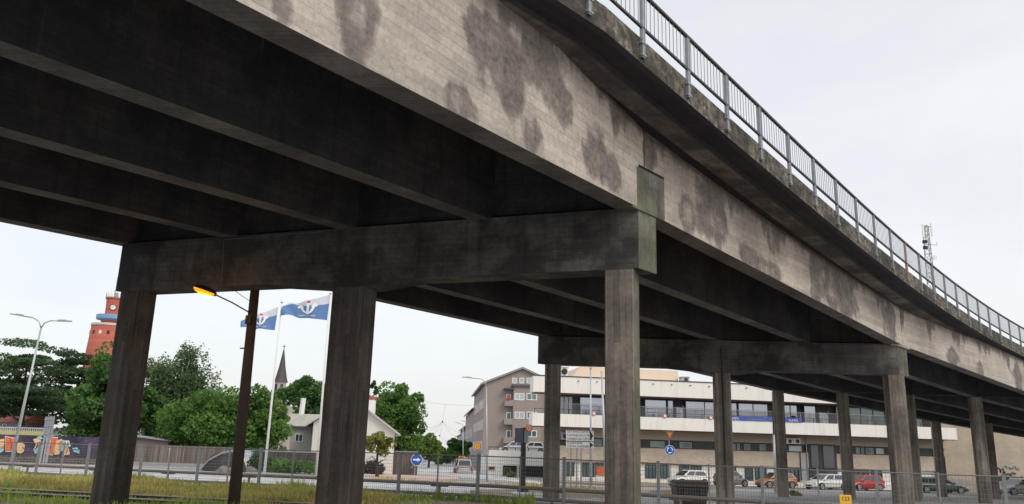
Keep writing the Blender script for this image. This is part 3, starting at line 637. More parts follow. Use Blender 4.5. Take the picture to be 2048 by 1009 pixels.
# ------------------------------------------------------------------ buildings
class Fr:
    """a facade frame: s metres along, z up, d metres out towards the camera"""
    def __init__(s, px, py, Y, az):
        s.O = at(px, py, Y); s.O.z = 0; s.e = Vector((sin(az), cos(az), 0)); s.n = Vector((s.e.y, -s.e.x, 0)); s.rz = atan2(s.e.y, s.e.x)
    def sz(s, px, py, d=0.):
        p = atplane(px, py, s.O + s.n * d, s.n); return (p - s.O).dot(s.e), p.z
    def w(s, a, z, d=0.): q = s.O + s.e * a + s.n * d; return Vector((q.x, q.y, z))
    def box(s, mb, a0, a1, z0, z1, d0, d1, m=0):
        c = s.w((a0 + a1) / 2, (z0 + z1) / 2, (d0 + d1) / 2); return mb.box(c, (abs(a1 - a0), abs(d1 - d0), abs(z1 - z0)), s.rz, m)
def brick(name, a, b, bw=.29, bh=.10):
    m = N(name); t = m.n('ShaderNodeTexBrick'); t.inputs['Scale'].default_value = 1; t.inputs['Brick Width'].default_value = bw; t.inputs['Row Height'].default_value = bh
    t.inputs['Mortar Size'].default_value = .014; t.inputs['Color1'].default_value = (*a, 1); t.inputs['Color2'].default_value = (*b, 1); t.inputs['Mortar'].default_value = (.32, .29, .25, 1)
    uv = m.coord('UV'); m.l(uv, t.inputs[0]); n = m.noise(uv, .6, 4); m.col(m.mix(t.outputs[0], m.ramp(n, [(.3, .82), (.7, 1.1)]), .8, 'MULTIPLY')).set(.85); return m.mat
def glassmat(name, c, rough=.08, var=.5):
    m = N(name); n = m.noise(m.coord('Object'), .35, 3); m.col(m.mix([x * (1 - var) for x in c], c, n)); m.set(rough, 0, .9); return m.mat
def streaked(name, c, k=.5):
    m = N(name); uv = m.coord('UV', (1.6, .18, 1)); st = m.noise(uv, 1.5, 6, .65); n = m.noise(m.coord('UV'), .3, 4)
    m.col(m.mix(m.mix([x * .93 for x in c], c, n), [x * .55 for x in c], m.math('MULTIPLY', m.ramp(st, [(.5, 0.), (.75, 1.)]), k))).set(.75); return m.mat
M_BRICK = brick('tan_brick', (.56, .47, .37), (.68, .58, .47)); M_WHITEC = streaked('white_concrete_band', (.86, .84, .79), .4)
M_PLAINT = streaked('tan_wall', (.45, .39, .32), .25); M_BEIGER = streaked('beige_penthouse', (.72, .58, .45), .1)
M_WINDK = simple('dark_window_frame', (.045, .045, .05), .5, .1, .2); M_SOFW = simple('brown_soffit', (.14, .09, .07), .8)
M_GLB = glassmat('sky_reflecting_glass', (.50, .56, .70), .05, .25); M_GLB.node_tree.nodes['Principled BSDF'].inputs['Metallic'].default_value = .5; M_GLD = glassmat('dark_glass', (.07, .09, .11)); M_GLT = glassmat('teal_glass', (.16, .26, .27), .1, .6); M_GLL = glassmat('pale_glass', (.50, .58, .60), .1, .3); M_GLT.node_tree.nodes['Principled BSDF'].inputs['Metallic'].default_value = .3
M_WHITE = simple('white_paint', (.78, .78, .76), .5, 0, .06); M_BLUE = simple('blue_cloth', (.02, .06, .28), .6, 0, .3); M_GREY = simple('grey_paint', (.35, .36, .37), .6, 0, .15)
M_BLK = simple('black_paint', (.02, .02, .022), .5, 0, .2); M_ORANGE = simple('orange_paint', (.85, .20, .04), .5, 0, .1); M_RED = simple('red_paint', (.55, .04, .03), .5, 0, .1)
M_RING = simple('faded_orange', (.55, .22, .13), .6, 0, .1); M_YEL = simple('yellow_paint', (.85, .48, .02), .5, 0, .1); M_SBLUE = simple('sign_blue', (.01, .10, .45), .4, 0, .1)
def text(body, size, mat, name, parent, p, e, up, mirror=False, ext=.002, align='CENTER', sx=1.):
    cu = bpy.data.curves.new(name, 'FONT'); cu.body = body; cu.size = size; cu.extrude = ext; cu.align_x = align; cu.align_y = 'CENTER'; cu.resolution_u = 2
    o = bpy.data.objects.new('tmp', cu); sc.collection.objects.link(o); dg = bpy.context.evaluated_depsgraph_get(); me = bpy.data.meshes.new_from_object(o.evaluated_get(dg))
    bpy.data.objects.remove(o); e = Vector(e).normalized() * (-1 if mirror else 1); up = Vector(up).normalized(); nn = e.cross(up)
    L = abs_loc(parent) if parent else Vector((0, 0, 0))
    for v in me.vertices: c = v.co.copy(); v.co = Vector(p) - L + e * c.x * sx + up * c.y + nn * (c.z if not mirror else c.z)
    me.materials.clear(); me.materials.append(mat); me.update(); q = bpy.data.objects.new(name, me); sc.collection.objects.link(q); q.parent = parent; return q
def win(fr, parent, x0, y0, x1, y1, d=0., glass=None, frame=None, mull=0, name='window', proud=.06, fw=.07, sill=False):
    s0, za = fr.sz(x0, y0, d); s1, zb_ = fr.sz(x1, y1, d); s1 = fr.sz(x1, (y0 + y1) / 2, d)[0]; s0 = fr.sz(x0, (y0 + y1) / 2, d)[0]
    z1 = fr.sz((x0 + x1) / 2, (y0), d)[1]; z0 = fr.sz((x0 + x1) / 2, (y1), d)[1]
    return winsz(fr, parent, s0, s1, z0, z1, d, glass, frame, mull, name, proud, fw)
def winsz(fr, parent, s0, s1, z0, z1, d=0., glass=None, frame=None, mull=0, name='window', proud=.06, fw=.07):
    m = MB(); fr.box(m, s0, s1, z0, z0 + fw, d - .02, d + proud); fr.box(m, s0, s1, z1 - fw, z1, d - .02, d + proud)
    fr.box(m, s0, s0 + fw, z0 + fw, z1 - fw, d - .02, d + proud); fr.box(m, s1 - fw, s1, z0 + fw, z1 - fw, d - .02, d + proud)
    for k in range(mull): c = s0 + (s1 - s0) * (k + 1) / (mull + 1); fr.box(m, c - fw * .4, c + fw * .4, z0 + fw, z1 - fw, d - .02, d + proud - .01)
    f = m.build(name, frame or M_WINDK, parent); m = MB(); fr.box(m, s0 + fw * .5, s1 - fw * .5, z0 + fw * .5, z1 - fw * .5, d - .01, d + .02); m.build('pane', glass or M_GLD, f); return f
# --- harbour office
OF = Fr(1105, 960, 80, radians(81.5)); zt = lambda y, d=2.: OF.sz(1300, y, d)[1]
zR1, zR0, zB1, zB0 = zt(761.5), zt(793), zt(834.6), zt(860.8)
zb = lambda y: OF.sz(1300, y, 0)[1]
zS1, zS0, zK0 = zb(879.5), zb(896.8), zb(927)
gB = -1.55
OB = thing('harbour_office', 'long office with two white concrete bands over tan brick walls and window strips', 'office building', tuple(OF.w(0, gB)))
sL = OF.sz(1066, 800, 2)[0]; sR = OF.sz(1914, 870, 2)[0]; sW = OF.sz(1118, 900, 0)[0]; sE = OF.sz(2075, 900, 0)[0]
m = MB(); OF.box(m, sL, sR, zR0, zR1, .2, 2.0); OF.box(m, sL - .05, sR + .05, zR1, zR1 + .1, .2, 2.05, 1); OF.box(m, sW + 2.2, sR, zR0 + .1, zR1 - .02, -13, .197); m.build('roof_band', [M_WHITEC, M_WINDK], OB)
m = MB(); OF.box(m, sL, sR, zB0 + .06, zB1, .0, 2.0); OF.box(m, sL + .1, sR - .1, zB0, zB0 + .058, .0, 1.95, 1); m.build('balcony_band', [M_WHITEC, M_SOFW], OB)
m = MB(); OF.box(m, sL + .2, sR - .2, zR0 - .06, zR0 - .003, -.2, 1.8); m.build('soffit', M_SOFW, OB)
# walls of lower storeys, split round the strips
m = MB(); OF.box(m, sW, sR, zS1, zB0, -2, -.003); OF.box(m, sW, sR, zS0, zS1, -2, -.15, 1); OF.box(m, sW + 2, sR, zS0, zB0, -12, -2.003); m.build('upper_wall', [M_PLAINT, M_WINDK], OB)
m = MB(); OF.box(m, sW, sR, zK0, zS0, -2, 0); OF.box(m, sW + 2, sR, zK0, zS0, -12, -2.003); m.build('brick_wall', M_BRICK, OB)
m = MB(); OF.box(m, sW + .8, sR, gB - .3, zK0, -12, -.3); OF.box(m, sW + 1, sR, gB - .3, gB + .75, -.3, -.05); m.build('plinth_wall', M_WHITEC, OB)
m = MB(); OF.box(m, sW - .2, sR - .5, zB1, zR0, -1.8, -.8); OF.box(m, sW + 2, sR - .5, zB1, zR0 - .02, -12, -1.81); m.build('recessed_wall', M_WINDK, OB)
m = MB(); z9 = OF.sz(1960, 845, 0)[1] + 1.5; OF.box(m, sR, sE, gB + 1.35, z9, -12, -.35); OF.box(m, sR, sE, gB - .4, gB + 1.35, -12, -.30, 1); m.build('end_wall', [brick('end_brick', (.44, .35, .26), (.52, .43, .33)), streaked('dirty_plinth', (.33, .29, .26), .9)], OB)
# first-floor glazing
zz0, zz1 = zB1 - .15, zR0 - .12
def glz(x0, x1, glass, mull=0, top=None):
    s0, s1 = OF.sz(x0, 825, 0)[0], OF.sz(x1, 825, 0)[0]; return winsz(OF, OB, s0, s1, zz0, top or zz1, -.5, glass, M_WINDK, mull, 'window', .08, .08)
for x0, x1, g, mu in ((1112, 1148, M_GLL, 3), (1161, 1262, M_GLB, 1), (1292, 1337, M_GLB, 0), (1338, 1351, M_GLB, 0), (1374, 1452, M_GLB, 1), (1453, 1479, M_GLB, 0), (1480, 1541, M_GLB, 1), (1570, 1600, M_GLB, 1), (1612, 1637, M_GLB, 0), (1676, 1684, M_GLL, 0), (1702, 1775, M_GLT, 2), (1776, 1850, M_GLT, 2)): glz(x0, x1, g, mu)
for x0, x1 in ((1352, 1373), (1639, 1664)):
    s0, s1 = OF.sz(x0, 825, 0)[0], OF.sz(x1, 825, 0)[0]; dr = winsz(OF, OB, s0, s1, zz0 + .1, zz1 - .55, -.45, M_GLB, M_WINDK, 0, 'door', .1, .16)
    m = MB(); OF.box(m, s1 - .3, s1 - .24, zz0 + 1.2, zz0 + 1.5, -.35, -.25); m.build('handle', M_GALV, dr)
# balcony rails
RB = bpy.data.objects.new('balcony_railing', None); sc.collection.objects.link(RB); RB.parent = OB
m = MB(); OF.box(m, sL + .1, sR - 2, zB1 + .42, zB1 + .47, 1.8, 1.85)
for k in range(26): s = sL + .2 + k * (sR - sL - 2.4) / 25; OF.box(m, s - .025, s + .025, zB1, zB1 + .42, 1.8, 1.85)
m.build('rail', M_WINDK, RB)
m = MB(); OF.box(m, sL + 2.5, sR - 4, zB1 + 1.02, zB1 + 1.07, .9, .95)
for k in range(330): s = sL + 2.5 + k * (sR - sL - 6.5) / 329; t_ = .035 if k % 22 == 0 else .008; OF.box(m, s - t_, s + t_, zB1, zB1 + 1.02, .9, .93)
m.build('balusters', M_GREY, RB)
# drains
for k in range(24):
    s, z = OF.sz(1130 + 33 * k, 0, 2)[0], zR1 - .32
    if s > sR - .5: break
    m = MB(); m.tube([OF.w(s, z, 1.95), OF.w(s, z - .02, 2.14)], .055, 8); m.build('drain_spout', M_BLK, OB)
# ribbon windows of the ground floor strip
for x0, x1 in ((1187, 1204), (1207, 1213), (1301, 1330), (1360, 1384), (1455, 1472), (1475, 1480), (1489, 1501), (1520, 1532), (1578, 1604), (1712, 1720), (1723, 1728), (1732, 1747), (1752, 1768)):
    s0, s1 = OF.sz(x0, 890, 0)[0], OF.sz(x1, 890, 0)[0]; winsz(OF, OB, s0, s1, zS0 + .1, zS1 - .15, -.14, M_GLL if x0 in (1578, 1752) else M_GLT, M_GREY, 0, 'window', .06, .05)
for x0, x1 in ((1134, 1150), (1166, 1190), (1192, 1212), (1292, 1314), (1322, 1342), (1360, 1380), (1383, 1405), (1455, 1474), (1492, 1508), (1512, 1535), (1575, 1600), (1708, 1740), (1744, 1766)):
    s0, s1 = OF.sz(x0, 940, 0)[0], OF.sz(x1, 940, 0)[0]; winsz(OF, OB, s0, s1, gB + .78, zK0 - .12, -.29, M_GLT, M_WINDK, 2, 'window', .1, .06)
# entrance
s0, s1 = OF.sz(1619, 915, 0)[0], OF.sz(1671, 915, 0)[0]; z1 = OF.sz(1645, 891, 0)[1]; z0 = gB + .1; zm = z0 + (z1 - z0) * .45
m = MB(); OF.box(m, s0 - .1, s1 + .1, z0, z1 + .1, -.2, .06); m.build('entrance_frame', M_WINDK, OB)
for a, b, c, d_ in ((s0 + .1, s0 + (s1 - s0) * .36, zm + .1, z1), (s0 + (s1 - s0) * .5, s1 - .1, zm + .1, z1), (s0 + .15, s0 + (s1 - s0) * .38, z0 + .1, zm - .1), (s0 + (s1 - s0) * .5, s1 - .1, z0 + .1, zm - .1)):
    winsz(OF, OB, a, b, c, d_, .06, M_GLD, M_WINDK, 0, 'entrance_pane', .05, .06)
m = MB(); m.lathe([(.0, 0), (.42, 0), (.42, .02), (0, .02)], OF.w(s0 + .8, z0 + 1.1, .12), 20, 0, Matrix.Rotation(OF.rz, 3, 'Z') @ Matrix.Rotation(pi / 2, 3, 'X')); m.build('door_emblem', M_WHITE, OB)
s2, z2 = OF.sz(1613, 908, 0); m = MB(); m.tube([OF.w(s2, gB, .08), OF.w(s2, zB0, .08)], .06, 8); m.build('downpipe', M_GREY, OB)
s2, _ = OF.sz(1605, 920, 0); m = MB(); OF.box(m, s2 - .25, s2 + .25, zK0 - 1.2, zK0 + 1.1, .01, .12); OF.box(m, s2 - .28, s2 - .25, zK0 - 1.25, zK0 + 1.6, .01, .13, 1); m.build('wall_panel', [M_GREY, M_WINDK], OB)
# side entrance at the right, with vent panel
s0, s1 = OF.sz(1871, 925, 0)[0], OF.sz(1891, 925, 0)[0]; z1 = OF.sz(1880, 901, 0)[1]; zp = OF.sz(1880, 913, 0)[1]
m = MB(); OF.box(m, s0, s1, zp, z1, -.1, .03); m.build('vent_panel', M_GREY, OB); m = MB(); m.lathe([(0, 0), (.2, 0), (.2, .03), (0, .03)], OF.w(s1 - .35, (zp + z1) / 2, .04), 16, 0, Matrix.Rotation(OF.rz, 3, 'Z') @ Matrix.Rotation(pi / 2, 3, 'X')); m.build('fan_opening', M_BLK, OB)
m = MB(); OF.box(m, s0, s1, gB - .1, zp, -.1, .02); m.build('side_door', simple('dark_brown_door', (.05, .03, .028), .6), OB)
for x0, x1 in ((1996, 2006), (2008, 2018)): win(OF, OB, x0, 953, x1, 962, -.29, M_BLK, M_WINDK)
# lifebuoys on the balcony edge
for k, x in enumerate((1190.5, 1315, 1395.5, 1750)):
    s, z = OF.sz(x, 0, 2)[0], zB1 + .16; B_ = thing('life_ring', ['small orange and white ring on the balcony edge above the white direction sign', 'small orange and white ring on the balcony edge right of the front column', 'small orange and white ring on the balcony edge below the glass balcony door', 'small orange and white ring on the balcony edge at far right'][k], 'life ring', tuple(OF.w(s, z, 2.1)), 'rings on the office balcony')
    R_ = Matrix.Rotation(OF.rz, 3, 'Z') @ Matrix.Rotation(pi / 2, 3, 'X')
    m = MB(); c = OF.w(s, z, 2.08); m.tube([c + R_ @ Vector((.17 * cos(t), .17 * sin(t), 0)) for t in [2 * pi * j / 16 for j in range(17)]], .045, 8); m.build('ring', M_RING, B_, smooth=True)
    m = MB(); m.lathe([(0, -.02), (.13, -.02), (.13, .02), (0, .02)], c, 16, 0, R_); m.build('cover', M_WHITE, B_)
# banners
for x0, x1, a, b, k in ((1453, 1550, 829, 842, 0), (1568, 1603, 838, 845, 1)):
    s0, s1 = OF.sz(x0, 838, 1.95)[0], OF.sz(x1, 838, 1.95)[0]; zt_, zb_ = OF.sz((x0 + x1) / 2, a, 1.95)[1], OF.sz((x0 + x1) / 2, b + 3, 1.95)[1]
    T = thing('banner', ['long blue cloth banner with white letters on the office balcony', 'shorter blue cloth banner with white letters below the balcony person'][k], 'banner', tuple(OF.w(s0, zb_, 1.95)))
    m = MB(); vs = []; n_ = 24
    for j in range(n_ + 1):
        s = s0 + (s1 - s0) * j / n_; sag = .05 * sin(j * .9); vs += [OF.w(s, zB1 - .02, 2.06 + sag * .3), OF.w(s, zB1 + .42 + sag, 1.9 + sag * .5)]
    m.add(vs, [(2 * j, 2 * j + 2, 2 * j + 3, 2 * j + 1) for j in range(n_)]); m.build('cloth', M_BLUE, T)
    if k == 0: text('ELJMEN', .3, M_WHITE, 'lettering', T, OF.w(s0 + .7, zB1 + .15, 2.13), OF.e, (0, 0, 1)); text('- - - - - - - - -', .22, M_WHITE, 'small_lettering', T, OF.w(s0 + 3.1, zB1 + .13, 2.13), OF.e, (0, 0, 1))
    else: text('ELJMEN', .3, M_WHITE, 'lettering', T, OF.w(s0 + .9, zB1 + .15, 2.13), OF.e, (0, 0, 1))
# roof structures
m = MB(); s0, s1 = OF.sz(1150, 745, -4)[0], OF.sz(1356, 745, -4)[0]; z1 = OF.sz(1330, 741, -4)[1]
m.ext([OF.w(s0 - .9, zR1, -4), OF.w(s1, zR1, -4), OF.w(s1, z1, -4), OF.w(s0 + .6, z1, -4)], -OF.n * 8); m.build('penthouse', M_BEIGER, OB)
def ac(label, x, y0, y1, wd, d, par=None):
    s, z1 = OF.sz(x, y0, d); z0 = OF.sz(x, y1, d)[1]; hw = wd / 2 * 80 / F; T = thing('ventilation_unit', label, 'ventilation unit', tuple(OF.w(s, z0, d)))
    m = MB(); OF.box(m, s - hw, s + hw, z0, z1, d - .8, d); OF.box(m, s - hw * 1.15, s + hw * 1.15, z1, z1 + .06, d - .9, d + .1); m.build('casing', M_GREY if 'grey' in label else M_WHITE, T, bevel=.02)
    m = MB(); R_ = Matrix.Rotation(OF.rz, 3, 'Z') @ Matrix.Rotation(pi / 2, 3, 'X'); r = min(hw, (z1 - z0) / 2) * .75; m.lathe([(0, 0), (r, 0), (r, .03), (0, .03)], OF.w(s + hw * .1, (z0 + z1) / 2, d + .035), 16, 0, R_); m.build('fan', M_BLK, T)
ac('white round fronted ventilation unit on the office roof at left', 1128, 735, 752, 18, -1.2); ac('grey ventilation box on the office roof right of the beige penthouse', 1371, 755, 765, 17, -3)
ac('white air conditioner on the office wall, nearer the concrete column', 1579, 878, 888, 15, .5); ac('white air conditioner on the office wall, nearer the entrance', 1594, 878, 888, 15, .5)
ac('grey air conditioner under the left end of the office balcony', 1130, 866, 880, 12, .5)
# graffiti on the end wall: free standing painted marks as thin raised paint
m = MB()
def scribble(m, px, py, w_, h_, mi, seed, r=.05):
    rg = random.Random(seed); s, z = OF.sz(px, py, -.28); pts = []
    for j in range(14): pts.append(OF.w(s + w_ * (j / 13 - .5) + rg.uniform(-.12, .12), z + h_ * rg.uniform(-.5, .5), -.285))
    Q = []
    for a, b in zip(pts, pts[1:]): Q += [a, a.lerp(b, .5) + Vector((0, 0, .03))]
    m.tube(Q, r, 4, mi)
scribble(m, 1978, 927, 1.3, .9, 0, 3, .09); scribble(m, 1995, 942, 1.8, .7, 1, 4); scribble(m, 2024, 936, 2.0, .45, 2, 5); scribble(m, 2030, 957, 2.2, .8, 1, 6); scribble(m, 1985, 955, 1, .8, 1, 7); scribble(m, 2020, 948, 1.6, .3, 1, 9)
m.build('graffiti', [M_WHITE, M_BLK, simple('teal_spray', (.15, .33, .36), .6)], OB)
# --- pink apartment block
PA = Fr(968, 900, 120, radians(88)); PB_ = thing('apartment_building', 'pinkish grey gabled apartment block with balconies and white windows', 'apartment building', tuple(PA.w(0, -1.7)))
M_PINK = streaked('pink_render', (.33, .275, .25), .25); M_ROOFD = simple('dark_roof_metal', (.10, .095, .095), .6); M_TRIM2 = simple('muted_window_trim', (.4, .38, .36), .6); M_CREAM = streaked('cream_render', (.62, .58, .50), .3)
se0 = PA.sz(969, 780)[0]; spk, zpk = PA.sz(1045, 739); zev = PA.sz(971, 768)[1]; se1 = 2 * spk - se0
back = Vector((sin(radians(-5.2)), cos(radians(-5.2)), 0)) * 30
m = MB(); m.ext([PA.w(se0, -2.2), PA.w(se1, -2.2), PA.w(se1, zev), PA.w(spk, zpk), PA.w(se0, zev)], back); m.build('wall', M_PINK, PB_)
m = MB()
for a, b in ((se0, se1),):
    sl = (zpk - zev) / (spk - se0); o_ = .5
    m.ext([PA.w(se0 - o_, zev - o_ * sl + .03, .5), PA.w(spk, zpk + .03, .5), PA.w(se1 + o_, zev - o_ * sl + .03, .5), PA.w(se1 + o_, zev - o_ * sl + .33, .5), PA.w(spk, zpk + .33, .5), PA.w(se0 - o_, zev - o_ * sl + .33, .5)], back * 1.03)
m.build('roof', simple('pale_roof_edge', (.30, .28, .26), .7), PB_)
for x0, x1 in ((1024, 1034), (1038.5, 1048.5), (1053, 1064)): win(PA, PB_, x0, 756, x1, 767.5, 0, M_GLL, M_WHITE, 0, 'window', .06, .12)
m = MB(); s0, s1 = PA.sz(1026, 800)[0], PA.sz(1082, 800)[0]; zbt = PA.sz(1050, 775)[1]; PA.box(m, s0, s1, PA.sz(1050, 890)[1], zbt, 0, .9); m.build('bay', M_PINK, PB_)
m = MB(); PA.box(m, s0 - .25, s1 + .2, zbt, zbt + .3, -.0, 1.2); m.build('bay_roof', M_ROOFD, PB_)
for y0, y1 in ((787, 801), (824, 838), (861, 875)):
    win(PA, PB_, 1029, y0, 1049, y1, .9, M_GLL, M_WHITE, 1, 'window', .06, .13); win(PA, PB_, 1053, y0, 1074, y1, .9, M_GLT, M_WHITE, 1, 'window', .06, .13)
for k, (y0, y1, yb0, yb1) in enumerate(((789, 802, 801, 813), (825, 838, 838, 850), (861, 876, 875, 887))):
    f = win(PA, PB_, 1012, y0, 1022, y1 + 3, 0, M_GLT, M_WHITE, 0, 'window', .06, .14)
    s0, s1 = PA.sz(1009, 800)[0], PA.sz(1026, 800)[0]; z1, z0 = PA.sz(1017, yb0)[1], PA.sz(1017, yb1)[1]; m = MB(); PA.box(m, s0, s1, z0, z0 + .15, .0, 1.1, 1); PA.box(m, s0, s1, z0 + .152, z1, 1.0, 1.08); PA.box(m, s0, s0 + .08, z0 + .152, z1, 0, .997); m.build('balcony', [simple('grey_balcony', (.32, .28, .26), .8), M_PINK], PB_)
m = MB(); s0, s1 = PA.sz(1007, 780)[0], PA.sz(1028, 780)[0]; z0 = PA.sz(1015, 780)[1]; PA.box(m, s0, s1, z0, z0 + .2, 0, 1.2); m.build('canopy', M_ROOFD, PB_)
for j in range(3): m = MB(); s, z = PA.sz(1014 + 3 * j, 798, 1.1); m.lathe([(0, -.15), (.16, -.1), (.18, .1), (0, .18)], PA.w(s, z, 1.15), 8); m.build('flower', M_RED, PB_)
# street side windows of the block (on the long side facing the street)
bn = back.normalized(); SF = Fr(968, 900, 120, 0); SF.O = PA.w(se0, 0); SF.e = bn; SF.n = Vector((-bn.y, bn.x, 0)); SF.rz = atan2(SF.e.y, SF.e.x)
for r_ in range(3):
    for c in range(8): z = 1.2 + 3.1 * r_; winsz(SF, PB_, 1.4 + c * 3.5, 3.0 + c * 3.5, z, z + 1.6, 0, M_GLT, M_TRIM2, 0, 'window', .03, .09)
# --- row of lower street houses behind it
def streethouse(label, off, length, h, pkh, mat, setb=0.):
    O = PA.w(se0, 0) + bn * off - SF.n * setb; T = thing('street_house', label, 'house', (O.x, O.y, -2.)); m = MB()
    wd = PA.e * 10; P = [O, O + wd, O + wd + Vector((0, 0, h)), O + wd * .5 + Vector((0, 0, pkh)), O + Vector((0, 0, h))]
    P = [p + Vector((0, 0, -2.2 if i < 2 else 0)) for i, p in enumerate(P)]; m.ext(P, bn * length); m.build('wall', mat, T)
    m = MB(); m.ext([P[4] + Vector((-.5, 0, -.2)), P[3] + Vector((0, 0, .03)), P[2] + Vector((.5, 0, -.2)), P[2] + Vector((.5, 0, .05)), P[3] + Vector((0, 0, .3)), P[4] + Vector((-.5, 0, .05))], bn * length); m.build('roof', M_ROOFD, T)
    G = Fr(968, 900, 120, 0); G.O = Vector((O.x, O.y, 0)); G.e = bn; G.n = SF.n; G.rz = SF.rz
    for r_ in range(int(h // 3)):
        for c in range(int(length // 4)): z = .6 + 3 * r_; winsz(G, T, 1.2 + c * 4, 2.8 + c * 4, z, z + 1.6, 0, M_GLT, M_WHITE, 0, 'window', .05, .1)
    return T
streethouse('pinkish lower street house behind the big gabled apartment block', 31, 34, 8.6, 12.2, M_PINK); streethouse('dark gabled street house further down the right side of the street', 67, 30, 6.0, 10.4, simple('grey_brown_render', (.20, .16, .145), .8)); streethouse('small pale street house last in the row before the trees', 99, 26, 4.8, 7.5, M_CREAM)
# --- parking deck
DK = Fr(976, 950, 97, radians(84)); DT = thing('parking_deck', 'low white concrete parking deck with dark garage openings below', 'parking deck', tuple(DK.w(0, -1.6)))
s0 = DK.sz(977, 930)[0]; s1 = DK.sz(1135, 930)[0]; sM = DK.sz(1006, 930)[0]; z1 = DK.sz(1040, 902)[1]; zo = DK.sz(1040, 932)[1]
m = MB(); DK.box(m, s0, sM, -2, z1 - .7, -12, 0); DK.box(m, sM, s1, zo, z1 - .7, -12, 0); DK.box(m, s0, s1, z1 - .7, z1, -.25, .02); DK.box(m, DK.sz(1035, 930)[0], DK.sz(1038, 930)[0], -2, zo, -1, -.003); m.build('deck_wall', M_WHITEC, DT)
m = MB(); DK.box(m, sM, s1, -2, zo, -12, -1.2); m.build('garage_opening', M_BLK, DT)
win(DK, DT, 976.5, 933, 990, 941, 0, M_BLK, M_RUSTST, 0, 'window', .05, .12); win(DK, DT, 1007, 935, 1021, 953, -1.19, M_GLD, M_GREY, 0, 'garage_window', .1, .1)
m = MB(); m.tube([DK.w(s0, z1 + .35, 0), DK.w(s1, z1 + .35, 0)], .05, 6)
for k in range(7): s = s0 + (s1 - s0) * k / 6; m.tube([DK.w(s, z1, 0), DK.w(s, z1 + .35, 0)], .05, 6)
m.build('deck_rail', M_BLK, DT)
# --- white gabled house with grey wing
HO = Fr(705, 920, 75, radians(88)); HB = thing('white_gabled_house', 'cream white gabled house mostly hidden by the middle concrete column', 'house', tuple(HO.w(0, -1.3)))
M_CREAMH = streaked('cream_boards', (.80, .78, .71), .12); M_TRIM = simple('grey_white_trim', (.55, .55, .53), .6)
h0 = HO.sz(626, 860)[0]; h1 = HO.sz(790, 860)[0]; hp, zp = HO.sz(706, 796); zl = HO.sz(613, 851)[1]; zr = HO.sz(801, 871)[1]; hl = HO.sz(613, 851)[0]; hr = HO.sz(802, 871)[0]
f = lambda s: zl + (zp - zl) * (s - hl) / (hp - hl) if s < hp else zr + (zp - zr) * (hr - s) / (hr - hp)
bk = Vector((sin(radians(-13)), cos(radians(-13)), 0)) * 9
m = MB(); m.ext([HO.w(h0, -1.6), HO.w(h1, -1.6), HO.w(h1, f(h1) - .1), HO.w(hp, zp - .1), HO.w(h0, f(h0) - .1)], bk); m.build('wall', M_CREAMH, HB)
m = MB()
for a, b in (((hl, zl), (hp, zp)), ((hp, zp), (hr, zr))): m.ext([HO.w(a[0], a[1] - .09, .5), HO.w(b[0], b[1] - .09, .5), HO.w(b[0], b[1] + .09, .5), HO.w(a[0], a[1] + .09, .5)], bk * 1.06)
m.build('roof', M_TRIM, HB)
s, z = HO.sz(735, 796); m = MB(); HO.box(m, s - .35, s + .35, z - 2.5, z, -3.7, -3); HO.box(m, s - .4, s + .4, z, z + .3, -3.75, -2.95, 1); m.build('chimney', [M_WHITE, simple('chimney_brick', (.35, .12, .08), .8)], HB)
WG = Fr(600, 900, 78, radians(88)); WT = thing('grey_wing', 'grey boarded outbuilding with a mossy sheet metal roof left of the white house', 'outbuilding', tuple(WG.w(0, -1.4)))
g0 = WG.sz(581, 870)[0]; g1 = WG.sz(628, 870)[0]; zt1 = WG.sz(600, 852)[1]; zt2 = WG.sz(600, 828)[1]; m = MB(); WG.box(m, g0, g1, -1.6, zt1, -7, 0); m.build('wall', streaked('grey_boards', (.42, .41, .38), .2), WT)
rs0, rs1 = WG.sz(572, 852)[0], WG.sz(622, 852)[0]; rt0, rt1 = WG.sz(578, 828, -3)[0], WG.sz(648, 828, -3)[0]; zt2 = WG.sz(600, 828, -3)[1]
m = MB(); up = Vector((0, 0, .12)); q = [WG.w(rs0, zt1, .45), WG.w(rs1, zt1, .45), WG.w(rt1, zt2, -3), WG.w(rt0, zt2, -3)]; m.add(q + [p - up for p in q], [(0, 1, 2, 3), (7, 6, 5, 4), (0, 4, 5, 1), (1, 5, 6, 2), (2, 6, 7, 3), (3, 7, 4, 0)]); m.build('roof', streaked('mossy_metal_roof', (.44, .43, .36), .9), WT)
m = MB(); m.tube([WG.w(rs0, zt1 - .05, .5), WG.w(rs1, zt1 - .05, .5)], .06, 6); m.tube([WG.w(rs1 - .2, zt1 - .1, .5), WG.w(g1 + .05, zt1 - .9, .1), WG.w(g1 + .05, -1.4, .1)], .05, 6); m.build('gutter', M_GREY, WT)
win(WG, WT, 590, 868, 606, 884, 0, M_GLD, M_WHITE, 1)
s, z1 = WG.sz(607, 797, -3); s_, z0 = WG.sz(601, 829, -3); m = MB(); m.tube([WG.w(s - .1, z0 - .6, -3), WG.w(s, z1, -3)], [.27, .25], 10); m.build('chimney', M_WHITE, WT)
